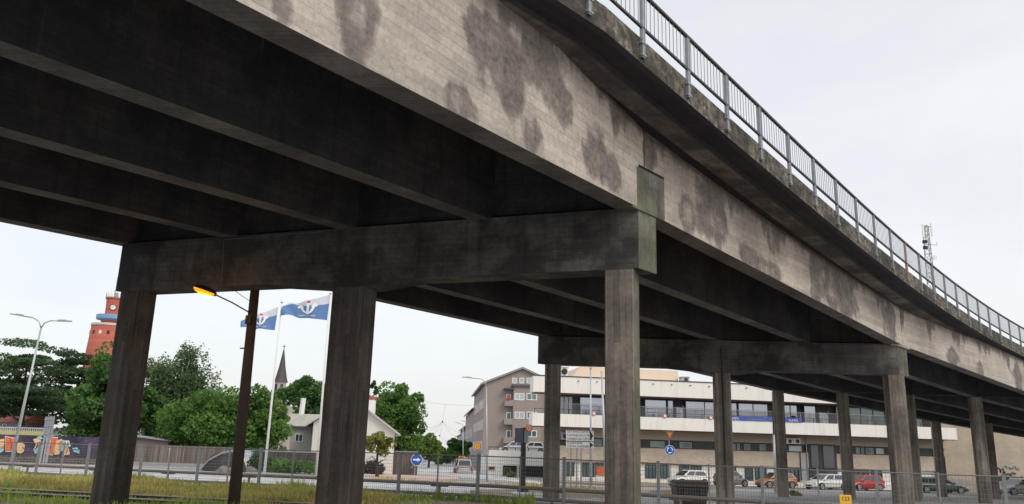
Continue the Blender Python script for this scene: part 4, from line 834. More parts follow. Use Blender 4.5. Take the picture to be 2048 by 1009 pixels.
# --- shed with sloping roof, wooden fence
SH = Fr(300, 890, 68, radians(88)); ST = thing('low_shed', 'low brownish shed with a thin dark sloping roof behind the wooden fence', 'shed', tuple(SH.w(0, -1.1)))
a, za = SH.sz(228, 866); b, zb2 = SH.sz(345, 881); m = MB(); m.ext([SH.w(a, -1.3), SH.w(b - .3, -1.3), SH.w(b - .3, zb2 - .1), SH.w(a, za - .1)], bk * .5); m.build('wall', streaked('brown_grey_wall', (.20, .165, .15), .4), ST)
m = MB(); m.ext([SH.w(a, za - .1, .3), SH.w(b, zb2 - .1, .3), SH.w(b, zb2, .3), SH.w(a, za, .3)], bk * .55); m.build('roof', M_GREY, ST)
def boardmat(name, lo, hi, wd=.13):
    m = N(name); uv = m.coord('UV'); x = m.n('ShaderNodeSeparateXYZ'); m.l(uv, x.inputs[0]); c = m.math('DIVIDE', x.outputs[0], wd); wn = m.n('ShaderNodeTexWhiteNoise', noise_dimensions='1D'); m.l(m.math('FLOOR', c), wn.inputs['W'])
    g = m.math('GREATER_THAN', m.math('FRACT', c), .88); st = m.noise(m.coord('UV', (6, .5, 1)), 2, 5)
    m.col(m.mix(m.mix(m.mix(lo, hi, wn.outputs[0]), m.ramp(st, [(.3, .6), (.7, 1.3)]), .8, 'MULTIPLY'), (.03, .025, .02), g)).set(.9); return m.mat
WF = Fr(300, 925, 63, radians(93)); WFT = thing('wooden_fence', 'weathered brown grey plank fence on a low concrete base', 'fence', tuple(WF.w(0, -1)))
a = WF.sz(215, 910)[0]; b = WF.sz(478, 910)[0]; zt_ = WF.sz(330, 891)[1]; zbb = WF.sz(330, 926)[1]
m = MB(); WF.box(m, a, b, zbb, zt_, -.06, 0); m.build('planks', boardmat('old_fence_planks', (.13, .10, .09), (.27, .225, .20)), WFT)
m = MB(); WF.box(m, a, b, -1.4, zbb, -.15, .08); m.build('base', M_GREY, WFT)
a2 = WF.sz(478, 910)[0]; b2_ = WF.sz(640, 910)[0]; W2 = thing('plank_fence', 'dark plank fence between the boat and the white house', 'fence', tuple(WF.w(a2, -1))); m = MB(); WF.box(m, a2 + .05, b2_, -1.2, zt_ - .25, -1.06, -1); m.build('planks', boardmat('dark_fence_planks', (.06, .05, .045), (.13, .11, .10)), W2)
m = MB(); WF.box(m, a2 + .05, b2_, zt_ - .25, zt_ - .18, -1.1, -.96); m.build('top_rail', M_GREY, W2)
W3 = thing('plank_fence', 'low dark plank fence right of the white house', 'fence', tuple(HO.w(h1, -1.3))); m = MB(); q = HO.sz(835, 910)[0]; HO.box(m, h1 - 4, q, -1.5, HO.sz(800, 904)[1], -.6, -.5); m.build('planks', boardmat('brown_planks', (.09, .065, .055), (.18, .14, .12)), W3); m = MB(); HO.box(m, h1 - 4, q, HO.sz(800, 904)[1], HO.sz(800, 904)[1] + .06, -.65, -.45); m.build('top_rail', M_GREY, W3)
# --- overturned boat, rocks, white box
bp0 = ground(448, 943); BT = thing('overturned_boat', 'dark slatted boat hull lying upside down by the wooden fence', 'boat', (bp0.x, bp0.y, bp0.z))
def dome(m, c, rx, ry, h, n=14, k=6, cut=.0):
    vs = []; 
    for i in range(k + 1):
        t = (pi / 2) * i / k
        for j in range(n): a = 2 * pi * j / n; vs.append((c[0] + rx * cos(t) * cos(a), c[1] + ry * cos(t) * sin(a), c[2] + h * sin(t) - .05))
    return m.add(vs, [(i * n + j, i * n + (j + 1) % n, (i + 1) * n + (j + 1) % n, (i + 1) * n + j) for i in range(k) for j in range(n)])
m = MB(); dome(m, bp0, 1.5, .9, 1.35); m.build('hull', boardmat('dark_hull_boards', (.035, .032, .035), (.09, .08, .08), .3), BT, smooth=True)
m = MB(); m.tube([(bp0.x - 1.5, bp0.y - .3, bp0.z + .02), (bp0.x - .9, bp0.y - .6, bp0.z + .7), (bp0.x, bp0.y - .7, bp0.z + 1.2), (bp0.x + 1.4, bp0.y - .6, bp0.z + 1.5)], .06, 6); m.build('keel', M_GREY, BT)
q = ground(488, 940); T2 = thing('tarpaulin_cover', 'pale grey sheet draped over something beside the overturned boat', 'cover', (q.x, q.y, q.z)); m = MB(); dome(m, q, 1.2, .8, 1.45); m.build('sheet', simple('pale_grey_sheet', (.38, .40, .43), .6), T2, smooth=True); m = MB(); m.box((q.x + .5, q.y - .95, q.z + .5), (.9, .3, .7), .2); m.build('side_flap', M_WHITE, T2)
for k, (x, y, r, lb) in enumerate(((450, 945, .55, 'rounded brown rock before the overturned boat'), (498, 944, .5, 'rounded grey rock beside the dark wooden lamp post'), (470, 946, .35, 'small rock between two larger rocks'))):
    q = ground(x, y); T = thing('rock', lb, 'rock', (q.x, q.y, q.z), 'rocks by the boat'); bm = bmesh.new(); bmesh.ops.create_icosphere(bm, subdivisions=3, radius=r)
    rg = random.Random(k)
    for v in bm.verts: v.co *= 1 + .15 * sin(v.co.x * 9 + k) * cos(v.co.z * 7 + k * 2); v.co.z *= .7
    me = bpy.data.meshes.new('stone'); bm.to_mesh(me); bm.free(); me.materials.append(simple('rock_stone_%d' % k, (.20, .17, .15), .9, 0, .4, 5)); o = bpy.data.objects.new('stone', me); sc.collection.objects.link(o); o.parent = T
# --- graffiti wall
GW = Fr(100, 930, 64, radians(92)); GT = thing('graffiti_wall', 'long dark violet graffiti wall with orange, cream and blue shapes', 'wall', tuple(GW.w(0, -1)))
a = GW.sz(-80, 900)[0]; b = GW.sz(200, 900)[0]; z1 = GW.sz(100, 872)[1]; zm = GW.sz(100, 913)[1]
gmn = N('violet_graffiti_paint'); uv = gmn.coord('UV'); n1 = gmn.noise(uv, .7, 5); n2 = gmn.noise(uv, 2.2, 4)
gmn.col(gmn.mix(gmn.mix((.02, .02, .045), (.085, .05, .11), gmn.ramp(n1, [(.4, 0.), (.62, 1.)])), (.2, .16, .26), gmn.ramp(n2, [(.6, 0.), (.7, .5)]))).set(.6)
m = MB(); GW.box(m, a, b, zm, z1, -.4, 0); m.build('painted_wall', gmn.mat, GT); m = MB(); GW.box(m, a, b, -1.4, zm, -.4, -.03); m.build('stone_base', brick('dark_stone', (.07, .06, .055), (.13, .11, .10), .5, .18), GT)
M_GO = simple('orange_spray', (.75, .16, .04), .6, 0, .2); M_GC = simple('cream_spray', (.80, .52, .27), .6, 0, .2); M_GB = simple('light_blue_spray', (.28, .55, .65), .6, 0, .25); M_GW = simple('pale_spray', (.7, .68, .66), .6)
def blob(name, pts, mat, d=.006, ol=True):
    P = [GW.sz(x, y) for x, y in pts]; cx = sum(p[0] for p in P) / len(P); cz = sum(p[1] for p in P) / len(P)
    if ol: m = MB(); m.ext([GW.w(cx + (s - cx) * 1.1, cz + (z - cz) * 1.1, d) for s, z in P], GW.n * .003); m.build('outline', M_BLK if mat is not M_GO else M_GW, GT)
    m = MB(); m.ext([GW.w(s, z, d + .006) for s, z in P], GW.n * .004); return m.build(name, mat, GT)
blob('orange_letter', [(11, 874), (33, 878), (29, 902), (12, 903)], M_GO); blob('orange_letter', [(95, 876), (115, 876), (105, 910), (92, 907)], M_GO)
blob('cream_letter', [(-6, 880), (9, 878), (8, 898), (0, 900), (-8, 896)], M_GC); blob('cream_letter', [(33, 888), (42, 884), (50, 890), (49, 902), (42, 908), (34, 905)], M_GC)
blob('cream_letter', [(66, 879), (78, 876), (84, 884), (80, 893), (66, 902), (72, 890)], M_GC); blob('blue_letter', [(74, 890), (84, 886), (84, 904), (70, 908), (68, 902)], M_GB); blob('blue_letter', [(74, 874), (82, 872), (86, 878), (78, 880)], M_GB); blob('blue_letter', [(-6, 896), (8, 892), (8, 902), (-2, 908)], M_GB)
blob('cream_letter', [(112, 882), (124, 878), (128, 888), (118, 909), (108, 910)], M_GC); blob('blue_letter', [(118, 884), (128, 880), (136, 890), (128, 902), (116, 902)], M_GB); blob('cream_letter', [(128, 898), (138, 896), (140, 909), (124, 912)], M_GC); blob('pale_letter', [(128, 882), (138, 881), (142, 892), (134, 897)], M_GW); blob('blue_letter', [(144, 897), (154, 895), (160, 902), (158, 908), (148, 904)], M_GB)
m = MB()
for x0, y0, x1, y1 in ((20, 876, 22, 900), (100, 880, 98, 905), (45, 895, 54, 908), (75, 885, 70, 900), (124, 886, 130, 898), (136, 884, 132, 908), (146, 899, 158, 901)):
    p, q = GW.sz(x0, y0), GW.sz(x1, y1); m.tube([GW.w(*p, .02), GW.w((p[0] + q[0]) / 2 + .1, (p[1] + q[1]) / 2, .02), GW.w(*q, .02)], .03, 4)
m.build('black_strokes', M_BLK, GT)
# yellow wall and balustrade above, red roofed house, white shed
YW = Fr(40, 870, 70, radians(92)); YT = thing('yellow_wall', 'pale yellow green wall topped by a white railing above the graffiti', 'wall', tuple(YW.w(0, -1)))
a = YW.sz(-90, 860)[0]; b = YW.sz(88, 860)[0]; z1 = YW.sz(40, 862)[1]; z2 = YW.sz(40, 855)[1]; m = MB(); YW.box(m, a, b, -1.2, z1, -.2, 0); m.build('wall', streaked('yellow_green_render', (.50, .50, .22), .3), YT)
m = MB(); YW.box(m, a, b, z2 - .08, z2, -.1, 0)
for k in range(42): s = a + (b - a) * (k + .5) / 42; YW.box(m, s - .03, s + .03, z1, z2 - .08, -.08, -.02)
m.build('railing', M_TRIM, YT)
RH = Fr(20, 850, 84, radians(90)); RT = thing('red_roofed_house', 'pale blue grey house with a red tiled roof behind the pine', 'house', tuple(RH.w(0, -1.3))); a = RH.sz(-60, 850)[0]; b = RH.sz(40, 850)[0]; z1 = RH.sz(20, 844)[1]; z2 = RH.sz(20, 818)[1]
m = MB(); RH.box(m, a, b, -1.5, z1, -6, 0); m.build('wall', simple('blue_grey_wall', (.30, .33, .38), .8), RT); m = MB(); m.ext([RH.w(b + .4, z1 - .05, .5), RH.w(b + .4, z2, -3), RH.w(b + .4, z1 - .05, -6.5)], RH.e * (a - b - .4)); m.build('roof', brick('red_tiles', (.35, .07, .05), (.5, .12, .09), .3, .35), RT); win(RH, RT, 5, 848, 14, 856, 0, M_GLD, M_WHITE)
WS = Fr(122, 880, 86, radians(90)); WT2 = thing('white_cabin', 'small white cabin glimpsed between the dark trees above the graffiti wall', 'cabin', tuple(WS.w(0, -1.3))); a = WS.sz(106, 870)[0]; b = WS.sz(150, 870)[0]; z1 = WS.sz(125, 862)[1]
m = MB(); WS.box(m, a, b, -1.5, z1, -4, 0); m.build('wall', M_WHITE, WT2); m = MB(); WS.box(m, a - .2, b + .2, z1, z1 + .2, -4.2, .3); m.build('roof', M_GREY, WT2); win(WS, WT2, 136, 863, 144, 872, 0, M_GLD, M_WHITE)
# --- red water tower
yb = at(220, 655, 300); cx, cy = yb.x, 300.; zof = lambda py: at(223, py, 300).z; k = 300 / F / CAMW.y * .98
TW = thing('water_tower', 'tall red brick water tower with clock, blue gallery ring and aerials', 'water tower', (cx, cy, -2)); M_TRED = brick('tower_red', (.46, .10, .065), (.52, .125, .085), 1.2, .4)
zA, zB_, zC, zD, zE, zF_ = zof(655), zof(648), zof(641), zof(632), zof(601), zof(596)
R1 = 6.3; m = MB(); m.lathe([(7.6, -2), (6.9, zof(712)), (R1, zA)], (cx, cy, 0), 40); m.build('body', M_TRED, TW, smooth=True)
m = MB(); m.lathe([(R1 - .1, zA), (R1 + .25, zA + .1), (R1 + .25, zA + .9), (R1 - .1, zA + .9), (3.2, zA + .95)], (cx, cy, 0), 40); m.build('parapet', M_TRIM, TW)
m = MB(); m.lathe([(3.3, zA), (3.4, zC)], (cx, cy, 0), 32); m.build('neck', M_TRED, TW)
m = MB(); m.lathe([(3.4, zC - .4), (5.0, zC), (5.2, zC + .3), (5.2, zD), (4.8, zD + .05), (2.6, zD + .1)], (cx, cy, 0), 40); m.build('gallery', simple('light_blue_metal', (.20, .34, .55), .5), TW)
m = MB(); m.lathe([(2.5, zD - .2), (2.45, (zD + zE) / 2), (2.6, zE), (3.0, zE + .4), (3.0, zE + .8)], (cx, cy, 0), 32); m.build('clock_drum', M_TRED, TW)
m = MB(); m.lathe([(2.9, zE + .8), (2.9, zF_)], (cx, cy, 0), 20)
for j in range(16): a = 2 * pi * j / 16; m.tube([(cx + 2.9 * cos(a), cy + 2.9 * sin(a), zF_), (cx + 2.9 * cos(a), cy + 2.9 * sin(a), zF_ + 1.6)], .07, 4)
m.tube([(cx, cy, zF_), (cx, cy, zF_ + 8)], .12, 5); m.tube([(cx - .8, cy, zF_ + 2.5), (cx + .9, cy, zF_ + 2.8)], .1, 4); m.box((cx + .5, cy, zF_ + 1.2), (1.2, 1, 1.6)); m.build('aerials', M_GREY, TW)
tdr = (EYE - Vector((cx, cy, 1.6))); tdr.z = 0; tdr.normalize(); cp = at(226, 617, 300 - 2.6); Rf = tdr.to_track_quat('Z', 'Y').to_matrix(); cp = Vector((cx, cy, 0)) + tdr * 2.62; cp.z = zof(617)
CLK = bpy.data.objects.new('clock', None); sc.collection.objects.link(CLK); CLK.parent = TW
m = MB(); m.lathe([(0, 0), (1.12, 0), (1.12, .06), (0, .06)], cp, 28, 0, Rf); m.build('rim', M_BLK, CLK); m = MB(); m.lathe([(0, .07), (.9, .07), (.9, .1), (0, .1)], cp, 28, 0, Rf); m.build('dial', M_WHITE, CLK)
m = MB(); e_ = Vector((0, 0, 1)).cross(tdr).normalized(); c2 = cp + tdr * .15; m.tube([c2, c2 + Vector((0, 0, .6))], .06, 4); m.tube([c2, c2 - e_ * .42 + Vector((0, 0, .06))], .06, 4); m.build('hands', M_BLK, CLK)
for x in (184, 198, 212, 226, 240):
    ang = math.asin(max(-.95, min(.95, (at(x, 669, 300).x - (cx - 1.0)) / R1))); p = Vector((cx, cy, 0)) + (tdr * cos(ang) - e_ * -sin(ang) * 1) * (R1 + .06) if False else Vector((cx + sin(ang) * R1, cy - cos(ang) * R1, zof(669)))
    m = MB(); m.box(p, (.9, .5, 1.3), ang); m.build('window', M_WHITE if x in (212, 240) else M_BLK, TW)
# --- church
cx = at(562, 760, 250).x; zz = lambda py: at(562, py, 250).z; CH = thing('church', 'pale church tower with slender dark spire rising behind the trees', 'church', (cx, 250, -2)); kk_ = 250 / F
m = MB(); h = 11 * kk_; m.prism([(cx + h * cos(a), 250 + h * sin(a)) for a in [pi / 8 + pi / 4 * j for j in range(8)]], -2, zz(764)); m.prism([(cx - 18, 252), (cx + 6, 252), (cx + 6, 270), (cx - 18, 270)], -2, zz(812)); m.build('tower', streaked('pale_stone', (.46, .42, .38), .3), CH)
m = MB(); m.lathe([(h * 1.3, zz(765)), (h * 1.05, zz(757)), (h * .62, zz(735)), (.1, zz(697))], (cx, 250, 0), 8); m.tube([(cx, 250, zz(698)), (cx, 250, zz(690))], .12, 4); m.tube([(cx - .5, 250, zz(693)), (cx + .5, 250, zz(693))], .1, 4); m.build('spire', simple('dark_spire_slate', (.075, .055, .06), .6), CH)
for dx in (-.9, .9): 
    m = MB(); m.box((cx + dx, 250 - h * .97, zz(778)), (.7, .3, 2.6)); m.build('window', M_BLK, CH)
m = MB(); m.lathe([(h * 1.08, zz(772) + .9), (h * 1.08, zz(772) + 1.3)], (cx, 250, 0), 8); m.build('cornice', M_TRIM, CH)
# ------------------------------------------------------------------ lamps, poles, flags, signs
M_WOOD = simple('dark_brown_pole', (.07, .05, .04), .85, 0, .5, 4); M_MAST = simple('light_grey_mast', (.46, .48, .49), .45, .4, .12); M_SIGNB = simple('sign_back_grey', (.30, .33, .36), .5, .4, .12)
M_BLADE = simple('black_sign_paint', (.03, .03, .035), .5); M_LETTER = simple('dark_sign_letters', (.06, .065, .075), .5); M_SIGNW = simple('white_sign_face', (.85, .87, .88), .4, 0, .04)
def lamp_head(m, p, d, L=.75, w_=.16):
    d = Vector(d).normalized(); R = d.to_track_quat('X', 'Z').to_matrix(); m.box(p + d * L / 2, (L, w_, .06), 0, 0, R); m.box(p + d * L * .35 + Vector((0, 0, .04)), (L * .5, w_ * .7, .06), 0, 0, R)
def street_lamp(label, base, top, arms, r0=.09, r1=.045, mat=None, group=None, base_z=None):
    """base, top: points; arms: list of lists of (dx, dz) offsets from the top along camera right"""
    T = thing('street_lamp', label, 'street lamp', tuple(base), group); m = MB(); m.tube([base, base.lerp(top, .5), top], [r0, (r0 + r1) / 2, r1], 10); m.build('pole', mat or M_MAST, T, smooth=True)
    for A in arms:
        pts = [top] + [top + Vector((a, 0, b)) for a, b in A]; m = MB(); m.tube(pts, r1 * .75, 7); m.build('arm', mat or M_MAST, T, smooth=True)
        m = MB(); lamp_head(m, pts[-1], pts[-1] - pts[-2]); m.build('lamp_head', M_GREY, T)
    return T
b = ground(18, 946); top = at(82, 657, b.y)
street_lamp('tall white grey lamp post with two curved arms left of the red tower', b, top, [[(-.15, .35), (-.5, .55), (-1.0, .62)], [(.15, .3), (.45, .42), (.8, .42)]])
b = ground(974, 964); top = at(973, 775, b.y); street_lamp('tall grey lamp post with one curved arm before the pinkish apartment block', b, top, [[(-.1, .4), (-.4, .6), (-1.1, .65)]], .08, .04)
b = ground(1182, 972); top = at(1181, 741, b.y); street_lamp('grey lamp post with twin arms behind the white direction sign', b, top, [[(-.1, .3), (-.5, .38)], [(.1, .3), (.45, .38)]], .1, .05)
for x, y, Y, lb in ((926, 852, 118, 'small far street lamp nearer the open sky in the street'), (937, 848, 132, 'small far street lamp close to the pinkish houses')):
    b = at(x + 1, 925, Y); b.z = gz(b.x, Y); street_lamp(lb, b, at(x, y, Y), [[(-.1, .2), (-.5, .3)]], .08, .05)
b = ground(1213, 975); T = thing('mast', 'plain tapering grey mast just left of the mossy front column', 'mast', tuple(b)); m = MB(); m.tube([b, at(1203, 742, b.y)], [.13, .06], 10); m.build('pole', M_MAST, T, smooth=True)
b = ground(1552, 985); T = thing('mast', 'thin dark pole leaning close beside the column at the orange car', 'mast', tuple(b)); m = MB(); m.tube([b, at(1548, 870, b.y)], [.1, .09], 10); m.build('pole', M_MAST, T, smooth=True); m = MB(); m.tube([at(1548, 870, b.y), at(1546, 784, b.y)], [.085, .07], 10); m.build('upper_pole', M_BLK, T)
# wooden post with lit sodium lamp
pY = 20.9; pb = at(467, 1012, pY); pb.z = gz(pb.x, pY); pt_ = at(509, 590, pY); pt2 = pb + (pt_ - pb) * 1.10; SLT = thing('pole_street_lamp', 'dark wooden lamp post with a lit orange lamp under the crossbeam', 'street lamp', tuple(pb))
m = MB(); m.tube([pb - Vector((0, 0, .1)), pb.lerp(pt2, .5), pt2], [.150, .135, .115], 14); m.build('pole', M_WOOD, SLT, smooth=True)
hp_ = at(427, 588, 19.0); hq = at(404, 580, 19.0); ap = at(498, 625, pY - .12); M_ARM = simple('dark_arm_steel', (.06, .045, .04), .6, .3)
m = MB(); m.tube([ap, ap.lerp(hp_, .5) + Vector((0, 0, .02)), hp_], .018, 7); m.build('arm', M_ARM, SLT)
m = MB(); m.tube([at(500, 603, pY - .1), at(462, 577, 19.6)], .008, 5); m.build('stay_wire', M_ARM, SLT)
m = MB(); m.tube([at(509, 606, pY), at(516, 606, pY)], .02, 6); m.build('peg', M_ARM, SLT); m = MB(); m.tube([at(489, 697, pY), at(480, 697, pY)], .02, 6); m.build('peg', M_ARM, SLT); m = MB(); m.box(at(497, 640, pY - .14), (.14, .1, .22)); m.build('bracket', M_ARM, SLT)
HD = bpy.data.objects.new('lamp_head', None); sc.collection.objects.link(HD); HD.parent = SLT
ax = (hq - hp_).normalized(); Rl = ax.to_track_quat('X', 'Z').to_matrix(); c_ = hq.lerp(hp_, .25)
m = MB()
def ellip(m, c, a, b_, h, up, R, n=18, k=5):
    vs = []
    for i in range(k + 1):
        t = pi / 2 * i / k
        for j in range(n): q = 2 * pi * j / n; vs.append(Vector(c) + R @ Vector((a * cos(t) * cos(q), b_ * cos(t) * sin(q), up * h * sin(t))))
    return m.add(vs, [(i * n + j, i * n + (j + 1) % n, (i + 1) * n + (j + 1) % n, (i + 1) * n + j) if up > 0 else (i * n + (j + 1) % n, i * n + j, (i + 1) * n + j, (i + 1) * n + (j + 1) % n) for i in range(k) for j in range(n)])
ellip(m, c_ + Vector((0, 0, .006)), .31, .16, .11, 1, Rl); m.tube([hp_ - ax * .06, hp_ + ax * .12], [.05, .06], 10); m.build('housing', M_ARM, HD, smooth=True)
em = N('sodium_bowl'); em.col((.9, .35, .03)); em.b.inputs['Emission Color'].default_value = (1, .24, .004, 1); em.b.inputs['Emission Strength'].default_value = 1.9; em.set(.3)
m = MB(); ellip(m, c_, .29, .15, .11, -1, Rl); m.build('lit_bowl', em.mat, HD, smooth=True)
e2 = N('sodium_tube'); e2.b.inputs['Emission Color'].default_value = (1, .62, .2, 1); e2.b.inputs['Emission Strength'].default_value = 9
m = MB(); m.tube([c_ - ax * .02 + Vector((0, -.02, -.105)), c_ - ax * .16 + Vector((0, -.02, -.105))], .034, 8); m.build('lit_tube', e2.mat, HD)
ld = bpy.data.lights.new('sodium_light', 'POINT'); ld.energy = 22; ld.color = (1, .45, .08); ld.shadow_soft_size = .1; lo = bpy.data.objects.new('sodium_light', ld); sc.collection.objects.link(lo); lo.location = c_ + Vector((0, 0, -.25)) - abs_loc(HD); lo.parent = HD
# cable on the crossbeam
CBT = thing('beam_cable', 'thin pale cable running along and down the near crossbeam', 'cable', tuple(at(445, 478, 19.2))); m = MB(); m.tube([at(447, 480, 19.35), at(446, 520, 19.3), at(442, 570, 19.3)], .006, 5); m.tube([at(447, 480, 19.35), at(560, 470, 18.9), at(650, 464, 18.55)], .007, 5); m.build('cable', simple('dull_cable', (.16, .16, .16), .7), CBT)
# flagpoles and flags
M_FB = None
def flagm():
    m = N('port_flag_cloth'); m.set(.8); return m
fbl = simple('flag_blue_cloth', (.12, .23, .47), .8, 0, .12, 1.5); fwh = simple('flag_white_cloth', (.66, .68, .76), .8, 0, .06, 1.5)
for k, (bx, by, tx, ty, lp, lf, corners) in enumerate((
        (531, 925, 563.5, 606, 'white flagpole with golden top standing left of the middle column', 'blue and white port flag flying left, partly behind the dark lamp post', [(557, 614), (549, 661), (482, 655), (482, 640)]),
        (634, 930, 661, 589, 'white flagpole half hidden along the left edge of the middle column', 'larger blue and white port flag just left of the middle column', [(660, 590), (654, 641), (563, 631), (566, 611)]))):
    Y = 52.; b = at(bx, by, Y); b.z = gz(b.x, Y); t = at(tx, ty, Y); T = thing('flagpole', lp, 'flagpole', tuple(b)); m = MB(); m.tube([b, t], [.085, .045], 10); m.build('pole', M_WHITE, T, smooth=True); m = MB(); m.lathe([(0, 0), (.1, .02), (.1, .06), (0, .09)], t, 10); m.build('finial', M_GALV, T)
    P = [at(x, y, Y) for x, y in corners]; T = thing('flag', lf, 'flag', tuple(P[0]), None); nu, nv = 30, 14
    def FP(u, v, off=0.):
        a = P[0].lerp(P[3], u); b_ = P[1].lerp(P[2], u); q = a.lerp(b_, v); amp = .16 * u + .03
        sag = Vector((0, 0, -.10 * sin(pi * u) * (1 - v))) * (.4)
        return q + Vector((0, amp * sin(u * 9 + v * 1.4 + k) + .07 * u * sin(u * 21 + v * 5) - off, .05 * u * sin(u * 8 + k) + (.06 * u * sin(u * 17 + v * 7)))) + sag
    def mid(u): return .34 + .03 * sin(u * 6) + (.30 * u * u * -1)
    m = MB(); vs = [FP(i / nu, max(.04, mid(i / nu)) * j / 6) for i in range(nu + 1) for j in range(7)]; m.add(vs, [(i * 7 + j, (i + 1) * 7 + j, (i + 1) * 7 + j + 1, i * 7 + j + 1) for i in range(nu) for j in range(6)]); m.build('white_field', fwh, T, smooth=True)
    m = MB(); vs = [FP(i / nu, max(.04, mid(i / nu)) + (1 - max(.04, mid(i / nu))) * j / 8) for i in range(nu + 1) for j in range(9)]; m.add(vs, [(i * 9 + j, (i + 1) * 9 + j, (i + 1) * 9 + j + 1, i * 9 + j + 1) for i in range(nu) for j in range(8)]); m.build('blue_field', fbl, T, smooth=True)
    # anchor emblem (seen from behind), drawn in flag coordinates, thin cloth pieces
    def strokes(name, segs, wd, mat):
        m = MB()
        for pts in segs:
            Q = []
            for (u0, v0), (u1, v1) in zip(pts, pts[1:]):
                for s in range(5): Q.append((u0 + (u1 - u0) * s / 5, v0 + (v1 - v0) * s / 5))
            Q.append(pts[-1]); vs = []
            for i, (u, v) in enumerate(Q):
                a = Q[max(i - 1, 0)]; b_ = Q[min(i + 1, len(Q) - 1)]; dx, dy = (b_[0] - a[0]) * 2, (b_[1] - a[1]); l = hypot(dx, dy) + 1e-9; ox, oy = -dy / l * wd / 2, dx / l * wd
                vs += [FP(u + ox, v + oy, .035), FP(u - ox, v - oy, .035)]
            m.add(vs, [(2 * i, 2 * i + 2, 2 * i + 3, 2 * i + 1) for i in range(len(Q) - 1)])
        m.build(name, mat, T)
    strokes('anchor_emblem', [[(.44, .12), (.44, .72)], [(.30, .38), (.36, .62), (.44, .74), (.53, .62), (.60, .36)], [(.55, .40), (.61, .22), (.66, .42)], [(.25, .42), (.29, .28), (.35, .44)]], .055, M_SIGNW)
    strokes('red_mark', [[(.40, .16), (.47, .10)]], .05, M_RED)
    # mirrored lettering
    cu = bpy.data.curves.new('t', 'FONT'); cu.body = 'PORT OF HANKO'; cu.size = 1; cu.align_x = 'CENTER'; o = bpy.data.objects.new('t', cu); sc.collection.objects.link(o); me = bpy.data.meshes.new_from_object(o.evaluated_get(bpy.context.evaluated_depsgraph_get())); bpy.data.objects.remove(o)
    wx = max(v.co.x for v in me.vertices) - min(v.co.x for v in me.vertices); LT = abs_loc(T)
    for v in me.vertices: v.co = FP(.46 + v.co.x / wx * .40, .90 - v.co.y * .12, .04) - LT
    me.materials.clear(); me.materials.append(M_SIGNW); o = bpy.data.objects.new('mirrored_lettering', me); sc.collection.objects.link(o); o.parent = T
# signs ---------------------------------------------------------------
DN = Vector((0, -1, 0)); EX = Vector((1, 0, 0)); RX = Matrix.Rotation(pi / 2, 3, 'X')
def disc(name, c, r, mat, T, d=0., th=.02, n=28): m = MB(); m.lathe([(0, 0), (r, 0), (r, th), (0, th)], c + DN * d, n, 0, RX); return m.build(name, mat, T)
def poly(name, c, pts, mat, T, d=0., th=.01): m = MB(); m.ext([c + Vector((x, -d, z)) for x, z in pts], (0, -th, 0)); return m.build(name, mat, T)
def signpole(name, label, cat, bx, by, tx, ty, r=.035, mat=None, Y=None):
    b = ground(bx, by) if Y is None else at(bx, by, Y)
    if Y: b.z = gz(b.x, Y)
    T = thing(name, label, cat, tuple(b)); m = MB(); m.tube([b, at(tx, ty, b.y)], r, 8); m.build('post', mat or M_GALV, T); return T, b.y
T, Y = signpole('road_sign', 'round blue sign with white right arrow on the traffic island', 'road sign', 829, 954, 831, 912); c = at(833.5, 920, Y) + DN * .05; r = 11.2 * Y / F
disc('rim', c, r, M_SIGNW, T, 0, .012); disc('face', c, r * .92, M_SBLUE, T, .014, .006); poly('arrow', c, [(-.62 * r, -.14 * r), (.1 * r, -.14 * r), (.1 * r, -.38 * r), (.68 * r, 0), (.1 * r, .38 * r), (.1 * r, .14 * r), (-.62 * r, .14 * r)], M_SIGNW, T, .022)
m = MB(); m.tube([at(830, 930, Y), at(820, 937, Y)], .03, 6); m.build('side_stay', M_GALV, T)
T, Y = signpole('road_sign', 'blue pedestrian crossing sign above a pale triangular sign back', 'road sign', 753, 935, 755, 868); c = at(756.5, 872, Y) + DN * .05; h = 6.6 * Y / F
m = MB(); m.box(c, (2 * h * .85, .02, 2 * h)); m.build('square_sign', M_SBLUE, T); poly('white_triangle', c, [(-.68 * h, -.62 * h), (.68 * h, -.62 * h), (0, .75 * h)], M_SIGNW, T, .012); poly('walking_figure', c, [(-.22 * h, -.55 * h), (-.05 * h, -.1 * h), (0, .2 * h), (.1 * h, -.1 * h), (.28 * h, -.55 * h), (.05 * h, -.3 * h)], M_BLADE, T, .024)
c = at(755.5, 887, Y) + DN * .05; r = 9 * Y / F; poly('triangle_back', c, [(-r, .9 * r), (0, -.95 * r), (r, .9 * r)], M_SIGNW, T); c = at(754, 903, Y); disc('round_sign_back', c, 5.5 * Y / F, M_SIGNW, T, .03)
T, Y = signpole('road_sign', 'small orange round sign beside the white house corner', 'road sign', 790, 930, 791, 886); disc('face', at(791.5, 889, Y), 4.6 * Y / F, simple('rusty_orange', (.6, .22, .05), .5), T, .05)
T, Y = signpole('road_sign', 'orange yellow round 30 speed limit sign by the street', 'road sign', 953, 951, 955, 885); c = at(955, 893, Y) + DN * .05; r = 6.4 * Y / F; disc('rim', c, r, simple('red_rim', (.6, .06, .03), .5), T, 0, .012); disc('face', c, r * .8, M_YEL, T, .014, .006); text('30', r * 1.15, M_BLADE, 'number', T, c + DN * .025, EX, (0, 0, 1))
T, Y = signpole('road_sign', 'small far blue crossing sign beside the street tree', 'road sign', 919, 936, 920, 890); c = at(920.5, 895, Y) + DN * .05; h = 4.3 * Y / F; m = MB(); m.box(c, (2 * h, .02, 2 * h)); m.build('square_sign', M_SBLUE, T); poly('white_triangle', c, [(-.68 * h, -.62 * h), (.68 * h, -.62 * h), (0, .75 * h)], M_SIGNW, T, .012)
disc('round_sign_back', at(920, 909, Y), 2.6 * Y / F, M_SIGNW, T, .03)
